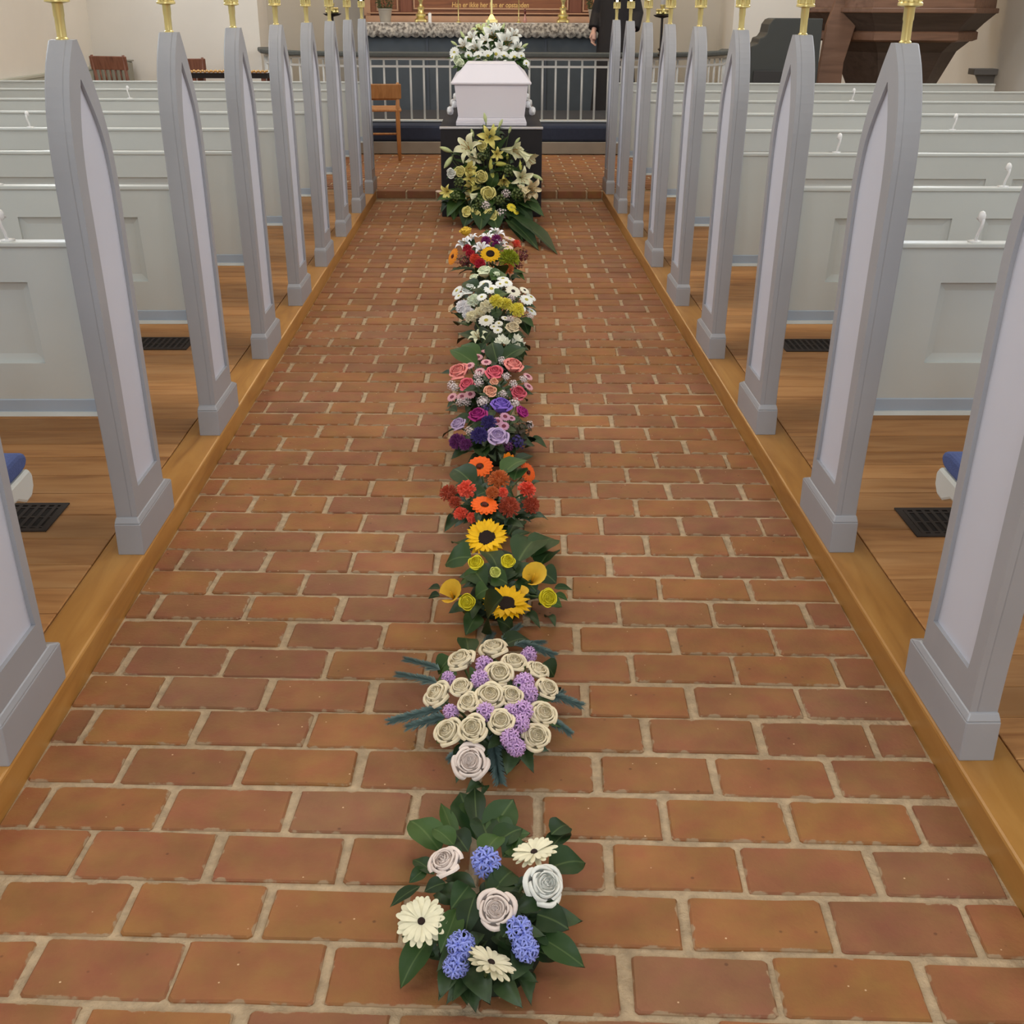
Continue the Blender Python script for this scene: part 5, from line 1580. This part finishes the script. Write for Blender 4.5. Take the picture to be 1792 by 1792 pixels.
def hyacinth(r):
    m = MB()
    N = 20
    for i in range(N):
        u = 1 - 1.6 * (i + .5) / N
        a = i * 2.39996 + r.uniform(-.25, .25)
        s = math.sqrt(max(0, 1 - u * u))
        k0 = r.uniform(.40, .52)
        c = Vector((s * math.cos(a) * k0, s * math.sin(a) * k0, u * .72 - .1))
        nrm = Vector((s * math.cos(a), s * math.sin(a), u * .8 + .15)).normalized()
        t1 = nrm.orthogonal().normalized()
        t2 = nrm.cross(t1)
        ph = r.uniform(0, 1)
        m.tube([c * .4, c], [.06, .085], 5, cap=False)
        for k in range(6):
            th = ph + k * math.pi / 3 + r.uniform(-.12, .12)
            d = t1 * math.cos(th) + t2 * math.sin(th)
            e = nrm.cross(d)
            p0 = c + d * .04
            p1 = c + d * .17 + nrm * .20
            p2 = c + d * .36 + nrm * .24
            p3 = c + d * .52 + nrm * .10
            m.add([p0 - e * .04, p0 + e * .04, p1 + e * .062, p1 - e * .062, p2 + e * .055, p2 - e * .055, p3 + e * .012, p3 - e * .012], [(0, 1, 2, 3), (3, 2, 4, 5), (5, 4, 6, 7)])
    m.tube([(0, 0, -1.0), (0, 0, -.3), (0, 0, .4)], [.1, .16, .1], 7)
    return m


def ruffle(r, n, big, jag):
    """carnation / pompon head: frilled petals standing all over a dome"""
    m = MB()
    for i in range(n):
        u = 1 - 1.2 * (i + .5) / n
        a = i * 2.39996 + r.uniform(-.2, .2)
        s = math.sqrt(max(0, 1 - u * u))
        nrm = Vector((s * math.cos(a), s * math.sin(a), u * .9 + .1)).normalized()
        base = nrm * .35
        t1 = Vector((-math.sin(a + r.uniform(-.8, .8)), math.cos(a), r.uniform(-.4, .4))).normalized()
        L_ = r.uniform(.5, .66)
        w = big * r.uniform(.8, 1.2)
        sag = Vector((0, 0, -.08 * s))
        row0 = [base - t1 * w * .3, base + t1 * w * .3]
        row1 = [base + nrm * L_ * .6 + t1 * w * k + sag * .5 + nrm.cross(t1) * r.uniform(-.05, .05) for k in (-.8, 0, .8)]
        row2 = [base + nrm * (L_ * r.uniform(.85, 1.05)) + t1 * w * k + sag + nrm.cross(t1) * r.uniform(-jag, jag) for k in (-1.1, -.5, .0, .5, 1.1)]
        v = row0 + row1 + row2
        m.add(v, [(0, 1, 3), (0, 3, 2), (1, 4, 3), (2, 3, 7, 6), (2, 6, 5), (3, 4, 8, 7), (4, 9, 8)])
    m.ball((0, 0, 0), .5, 10, 6)
    m.lathe([(.03, -.8), (.18, -.6), (.3, -.3), (.1, -.2)], 8)
    return m


def cluster(r, n=26):
    m = MB()
    for i in range(n):
        u = 1 - 1.1 * (i + .5) / n
        a = i * 2.39996
        s = math.sqrt(max(0, 1 - u * u))
        nrm = Vector((s * math.cos(a), s * math.sin(a), u + .1)).normalized()
        c = nrm * r.uniform(.6, .98)
        t1 = nrm.orthogonal().normalized()
        t2 = nrm.cross(t1)
        ph = r.uniform(0, 1)
        m.tube([(0, 0, -.3), c], [.025, .018], 4, cap=False)
        for k in range(5):
            th = ph + k * 1.2566
            d = t1 * math.cos(th) + t2 * math.sin(th)
            e = nrm.cross(d)
            m.add([c, c + d * .11 + e * .07 + nrm * .03, c + d * .19 + nrm * .01, c + d * .11 - e * .07 + nrm * .03], [(0, 1, 2, 3)])
    return m


def lily(r, deep=.55, rec=.5):
    m = MB()
    for i in range(6):
        th = i * math.pi / 3 + r.uniform(-.06, .06)
        w = .24 if i % 2 else .18
        c, s = math.cos(th), math.sin(th)

        def fn(u, v, c=c, s=s, w=w):
            rr = .06 + .94 * v ** 1.15
            z = -deep + deep * 1.35 * math.sin(min(1, v * 1.15) * math.pi / 2) - rec * max(0, v - .55) ** 2 * 2.2
            ww = w * math.sin(math.pi * min(1, .12 + v * .86)) + .01
            x, y = rr, u * ww
            z += .10 * abs(u) * math.sin(math.pi * v)
            return (x * c - y * s, x * s + y * c, z)
        patch(m, fn, 4, 7)
    return m


def trumpet(r, L_=1.5):
    m = MB()
    for i in range(6):
        th = i * math.pi / 3 + r.uniform(-.05, .05)
        c, s = math.cos(th), math.sin(th)

        def fn(u, v, c=c, s=s):
            rr = .07 + .20 * v + .62 * max(0, v - .5) ** 2 * 3.0
            z = -L_ + L_ * 1.15 * v - .5 * max(0, v - .8) * 1.2
            ww = (.07 + .26 * v) * (1 if v < .72 else math.sqrt(max(.0, 1 - ((v - .72) / .28) ** 2))) + .008
            x, y = rr, u * ww
            return (x * c - y * s, x * s + y * c, z)
        patch(m, fn, 3, 8)
    m.tube([(0, 0, -L_ - .25), (0, 0, -L_ + .1)], [.06, .09], 7)
    return m


def stamens(r, z0=-.2, L_=.75):
    m = MB()
    for i in range(6):
        th = i * math.pi / 3 + .5
        d = Vector((math.cos(th), math.sin(th), 0))
        p = d * .26 + Vector((0, 0, z0 + L_))
        m.tube([(0, 0, z0), d * .12 + Vector((0, 0, z0 + L_ * .6)), p], .015, 4)
        m.ball(tuple(p), .034, 6, 4, sx=1.3)
    return m


def calla(r):
    m = MB()

    def fn(u, v):
        a = u * 2.75
        k = math.cos(a / 2) ** 2
        rr = .06 + .52 * v ** 1.4 + .3 * k * max(0, v - .55) ** 1.2
        z = -.9 + 1.25 * v * (.72 + .42 * k) - .25 * k * max(0, v - .75)
        return (rr * math.cos(a), rr * math.sin(a), z)
    return patch(m, fn, 14, 8)


def tulip(r):
    m = MB()
    for i in range(6):
        cup_petal(m, i * math.pi / 3, .62, .12, .55 + .06 * (i % 2), -.6, .62, .08, 4, 6)
    return m


def bud(r):
    return MB().lathe([(.04, -1.2), (.07, -.9), (.24, -.55), (.34, -.1), (.33, .3), (.2, .75), (.07, 1.0), (.01, 1.05)], 9)


def freesia(r):
    m = MB()
    for (dx, dy, dz) in ((0, 0, .1), (.5, .1, -.1), (-.42, .25, -.15), (.05, -.48, -.2)):
        for i in range(6):
            th = i * math.pi / 3
            c, s = math.cos(th), math.sin(th)

            def fn(u, v, c=c, s=s):
                rr = .05 + .52 * v ** 1.6
                ww = (.06 + .17 * v) * (1 if v < .6 else math.sqrt(max(0, 1 - ((v - .6) / .4) ** 2))) + .006
                x, y = rr, u * ww
                return (x * c - y * s + dx, x * s + y * c + dy, -.6 + .95 * v + dz)
            patch(m, fn, 2, 5)
    return m


def leaf_shape(kind):
    m = MB()

    def fn(u, v):
        if kind == 'ovate':
            w = math.sin(math.pi * min(1, v ** .78)) ** .85
        elif kind == 'lance':
            w = math.sin(math.pi * v ** .9)
        else:
            w = math.sin(math.pi * min(1, v ** .6)) ** .7
        w = max(w, .012)
        x = u * w
        y = v * (1 - .04 * abs(u))
        z = .14 * math.sin(math.pi * v) - .12 * v * v + .16 * abs(u) * w - .015
        z += .02 * math.sin(v * 17 + u * 3) * abs(u)
        return (x, y, z)
    return patch(m, fn, 4, 8)


LEAF = {k: leaf_shape(k).mesh('leaf', M_LEAF, smooth=True) for k in ('ovate', 'lance', 'broad')}


def twig_mesh(r):
    m = MB()
    m.tube([(0, 0, 0), (0, .5, .03), (0, 1, 0)], [.03, .022, .01], 5)
    for i in range(300):
        y = .02 + .98 * i / 300
        a = r.uniform(0, 2 * math.pi)
        L_ = r.uniform(.75, 1.05) * (1 - .35 * y)
        d = Vector((math.cos(a), 0, abs(math.sin(a)) * .7 - .12))
        p0 = Vector((0, y, .02 * math.sin(math.pi * y)))
        p1 = p0 + d * L_ + Vector((0, .16, 0))
        e = Vector((0, .024, 0))
        f_ = Vector((0, .006, .05))
        pm_ = p0.lerp(p1, .6)
        m.add([p0 - e, p0 + e, pm_ + e * .8, p1, pm_ - e * .8], [(0, 1, 2, 3, 4)])
        m.add([p0 - f_, p0 + f_, p1], [(0, 1, 2)])
    return m


TWIG = [twig_mesh(random.Random(i)).mesh('spruce_twig', M_SPRUCE) for i in range(3)]
FLOWER_MESH = {}


def fmesh(kind, col, variant, fn, m, smooth=True):
    key = (kind, col, variant)
    if key not in FLOWER_MESH:
        FLOWER_MESH[key] = fn(random.Random(hash(kind) % 97 + variant * 7)).mesh(kind, m, smooth)
    return FLOWER_MESH[key]


def aim(nrm, spin):
    return Vector(nrm).normalized().to_track_quat('Z', 'Y') @ Quaternion((0, 0, 1), spin)


SEED = {'rose': 11, 'carnation': 12, 'pompon': 13, 'hyacinth': 14, 'cluster': 15, 'lily': 16, 'trumpet': 17}


def add_flower(kind, parent, loc, r, col, nrm, R, fine):
    q = aim(nrm, R.uniform(0, 6.28))
    var = R.randrange(3)
    pm = petal_mat(col)
    rr = lambda: random.Random(SEED.get(kind, 5) + var * 31)
    key = (kind, col, var, fine)
    if kind == 'rose' and fine:
        if key not in FLOWER_MESH:
            g = rr()
            FLOWER_MESH[key] = (rose_core(g).mesh('rose', pm, True), [rose_petal(g, k).mesh('petal', pm, True) for k in (0, .5, 1)])
        core, pet = FLOWER_MESH[key]
        o = obj('rose', core, parent, loc, q, r)
        for i in range(9):
            obj('petal', pet[i // 3], o, (0, 0, 0), (R.uniform(-.06, .06), R.uniform(-.08, .08), i * 2.094 + (i // 3) * 1.05 + R.uniform(-.1, .1)))
        return o
    if kind in ('gerbera', 'sunflower') and fine:
        sun = kind == 'sunflower'
        if key not in FLOWER_MESH:
            eye = M_DISC_DARK if sun else (M_EYE_RED if col.startswith('orange') else M_EYE)
            ringm = MB()
            if not sun:
                for i in range(26):
                    strap(ringm, i * 2 * math.pi / 26, .1, .36 + .03 * (i % 2), .04, lambda v: .14 + .05 * v - .1 * v * v, 1, 3, .6)
            FLOWER_MESH[key] = ((sunflower_petal() if sun else gerbera_petal()).mesh('petal', pm, True),
                                disc(.43 if sun else .15, .09 if sun else .08, .10 if sun else .15).mesh('flower_disc', eye, True),
                                MB().lathe([(.04, -.5), (.1, -.12), (.25, .0), (.3, .03), (.05, .06)], 10).mesh(kind, M_STEM, True),
                                None if sun else ringm.mesh('inner_florets', pm, True))
        pe, di, ca, ri = FLOWER_MESH[key]
        o = obj(kind, ca, parent, loc, q, r)
        n = 19 if sun else 17
        for l in range(2):
            for i in range(n):
                obj('petal', pe, o, (0, 0, .035 * l), (R.uniform(-.12, .12), -.05 - .12 * l + R.uniform(-.12, .08), 2 * math.pi * (i + .5 * l) / n + R.uniform(-.05, .05)), (1 - .07 * l) * R.uniform(.93, 1.04))
        obj('flower_disc', di, o)
        if ri:
            obj('inner_florets', ri, o)
        return o
    if key not in FLOWER_MESH:
        g = rr()
        sub = None
        if kind == 'rose':
            me = rose_full(g)
        elif kind == 'rosebud':
            me = rose_core(g)
            for i in range(4):
                wrap_petal(me, i * 1.57 + .4, .95, [(.14, -.46), (.42, -.3), (.58, -.05), (.60, .2), (.60, .38), (.68, .36)], 5, .03, g.uniform(0, 6), .12)
        elif kind == 'hyacinth':
            me = hyacinth(g)
        elif kind == 'carnation':
            me = ruffle(g, 60, .17, .09)
        elif kind == 'pompon':
            me = ruffle(g, 120, .085, .05)
        elif kind == 'cluster':
            me = cluster(g)
        elif kind in ('lily', 'trumpet'):
            me = lily(g) if kind == 'lily' else trumpet(g)
            sub = ('stamens', stamens(g, -.4 if kind == 'lily' else -.9, .75 if kind == 'lily' else 1.1).mesh('stamens', M_ANTHER, True))
        elif kind == 'calla':
            me = calla(g)
            sub = ('spadix', MB().tube([(0, 0, -.7), (.03, 0, -.1), (.05, 0, .2)], [.06, .075, .04], 8).mesh('spadix', mat('spadix', rgb(232, 180, 40), .7), True))
        elif kind == 'tulip':
            me = tulip(g)
        elif kind == 'bud':
            me = bud(g)
        elif kind == 'freesia':
            me = freesia(g)
        elif kind == 'daisy':
            me = ray_flower(13, .17, True)
            eye = M_EYE_P if col in ('dusty', 'mauve') else (M_EYE if col == 'creamd' else M_EYE_Y)
            sub = ('flower_disc', disc(.26 if col not in ('dusty', 'mauve') else .4, .12, .04).mesh('flower_disc', eye, True))
        elif kind in ('gerbera', 'sunflower'):
            me = ray_flower(16, .15, kind == 'gerbera', .3)
            sub = ('flower_disc', disc(.42 if kind == 'sunflower' else .2, .12, .06).mesh('flower_disc', M_DISC_DARK if kind == 'sunflower' else M_EYE_RED, True))
        FLOWER_MESH[key] = (me.mesh(kind, pm, kind not in ('carnation', 'pompon')), sub)
    me, sub = FLOWER_MESH[key]
    o = obj({'trumpet': 'trumpet_lily', 'bud': 'flower_bud', 'cluster': 'filler_flower', 'pompon': 'chrysanthemum', 'rosebud': 'rose'}.get(kind, kind), me, parent, loc, q, r)
    if sub:
        obj(sub[0], sub[1], o)
    return o


def add_leaf(parent, a, b, w, R, kind=None):
    A, T = Vector(a), Vector(b)
    d = T - A
    L_ = max(d.length, .01)
    y = d.normalized()
    n = Vector((R.uniform(-.35, .35), -.35, 1)).normalized()
    x = y.cross(n)
    if x.length < .05:
        x = Vector((1, 0, 0))
    x.normalize()
    z = x.cross(y)
    o = bpy.data.objects.new('leaf', LEAF[kind or ('lance' if w < L_ * .45 else ('broad' if w > L_ * .95 else 'ovate'))])
    COL.objects.link(o)
    o.parent = parent
    k = Matrix((x * w * .5, y * L_, z * min(L_ * .8, w * 1.1))).transposed().to_4x4()
    k.translation = A
    o.matrix_local = k
    return o


LABELS = {
    'b1': ('bouquet of cream gerberas, white roses and blue hyacinths, nearest on the brick aisle', (.13, .16)),
    'b2': ('bouquet of cream roses and lilac hyacinths edged with spruce twigs on the aisle', (.1, .15)),
    'b3': ('bouquet of two sunflowers, yellow roses and yellow callas on the aisle', (.12, .16)),
    'b4': ('orange gerbera and coral carnation bouquet on the aisle behind the sunflowers', (.11, .18)),
    'b5': ('purple and lilac rose bouquet on the aisle behind the orange one', (.11, .2)),
    'b6': ('pink rose bouquet on the aisle behind the purple one', (.13, .22)),
    'b7': ('small white freesia and daisy bouquet with broad leaves behind the pink one', (.1, .18)),
    'b8': ('large white and pale yellow carnation bouquet on the aisle', (.15, .24)),
    'b9': ('mixed red, white and purple bouquet with one small sunflower before the lily spray', (.16, .25)),
    'spray': ('tall pale yellow lily spray leaning before the black bier', (.22, .16)),
    'coffin_spray': ('white lily spray lying on the coffin lid', (.17, .24)),
}
for key, S in BOUQUETS.items():
    R = random.Random(len(key) * 100 + ord(key[-1]))
    zb = 0.0
    cx, cy = S['at']
    if key == 'coffin_spray':
        zb = 1.003
        cy = 9.15
    t = thing('flower_spray' if 'spray' in key else 'bouquet', LABELS[key][0], 'bouquet', (cx, cy, zb),
              group=None if 'spray' in key else 'funeral bouquets laid in a row along the aisle')
    o3 = Vector((cx, cy, zb))
    fine = key in ('b1', 'b2', 'b3')
    ex, ey = LABELS[key][1]
    hmax = max(f_[3] for f_ in S['flowers']) - zb
    hb = {'spray': .34, 'coffin_spray': .08}.get(key, hmax * .45)
    bofs = {'spray': .17, 'coffin_spray': .2}.get(key, 0.0)
    MB().lathe([(.9, 0), (1.0, hb * .25), (.9, hb * .55), (.6, hb * .85), (.2, hb)], 18, sx=ex * .62, sy=ey * .62).build('foam_base', M_FOAM, t, smooth=True, loc=(0, bofs, .001))
    stems, fill = MB(), MB()
    for fl in S['flowers']:
        kind, x, y, z, r, col = fl[:6]
        P = Vector((x, y, z)) - o3
        if len(fl) > 6:
            nrm = fl[6]
        else:
            nrm = (P.x / max(ex, .05) * .45 + R.uniform(-.15, .15), -.45 + P.y / max(ey, .05) * .25 + R.uniform(-.15, .15), 1.0 if 'spray' not in key else .45)
        rr = r * {'hyacinth': 1.28, 'rose': 1.1, 'rosebud': 1.4, 'carnation': 1.0, 'bud': .9, 'lily': 1.3, 'trumpet': 1.2}.get(kind, 1.0) * {'b9': 1.22, 'b8': 1.1, 'b7': 1.12, 'b6': 1.1, 'b5': 1.1, 'spray': 1.12, 'coffin_spray': 1.12}.get(key, 1.0)
        add_flower(kind, t, P, rr, col, nrm, R, fine)
        d = Vector(nrm).normalized()
        back = P - d * rr * .5
        root = Vector((P.x * .35, P.y * .35 + bofs * .65, min(hb * .6, max(.01, P.z * .5))))
        stems.tube([root, (root + back) / 2 + Vector((0, .004, .005)), back], .0028, 5, cap=False)
    for a in S['leaves']:
        add_leaf(t, Vector(a[0:3]) - o3, Vector(a[3:6]) - o3, a[6], R)
    for a in S['twigs']:
        A, T = Vector(a[0:3]) - o3, Vector(a[3:6]) - o3
        d = T - A
        y = d.normalized()
        x = y.cross(Vector((0, -.2, 1))).normalized()
        z = x.cross(y)
        o = bpy.data.objects.new('spruce_twig', TWIG[R.randrange(3)])
        COL.objects.link(o)
        o.parent = t
        w = a[6] * .95
        k = Matrix((x * w, y * d.length, z * w)).transposed().to_4x4()
        k.translation = A
        o.matrix_local = k
    # greenery packed between the flowers
    base_leaf = leaf_shape('ovate')
    nfill = {'b1': 70, 'b2': 30, 'b3': 56, 'spray': 120, 'coffin_spray': 90}.get(key, 80)
    for i in range(nfill):
        fl = R.choice(S['flowers'])
        P = Vector(fl[1:4]) - o3
        z1 = max(.012, P.z - R.uniform(.005, .05))
        A = Vector((P.x * R.uniform(.2, .9) + R.uniform(-.02, .02), P.y * R.uniform(.3, .95), max(.01, z1 - .03)))
        ang = math.atan2(A.y, A.x) + R.uniform(-.9, .9)
        L_ = R.uniform(.035, .075)
        d = Vector((math.cos(ang), math.sin(ang), R.uniform(-.15, .45))).normalized()
        if A.z + d.z * L_ < .006:
            d.z = 0
        n = Vector((R.uniform(-.5, .5), -.4, 1)).normalized()
        x = d.cross(n).normalized()
        z = x.cross(d)
        w = L_ * R.uniform(.2, .34)
        fill.add([A + x * (p[0] * w) + d * (p[1] * L_) + z * (p[2] * L_) for p in base_leaf.v], base_leaf.f)
    st = stems.build('stems', M_STEM, t, smooth=True)
    tag(st, kind='stuff')
    fo_ = fill.build('filler_foliage', M_FILL, t, smooth=True)
    tag(fo_, kind='stuff')
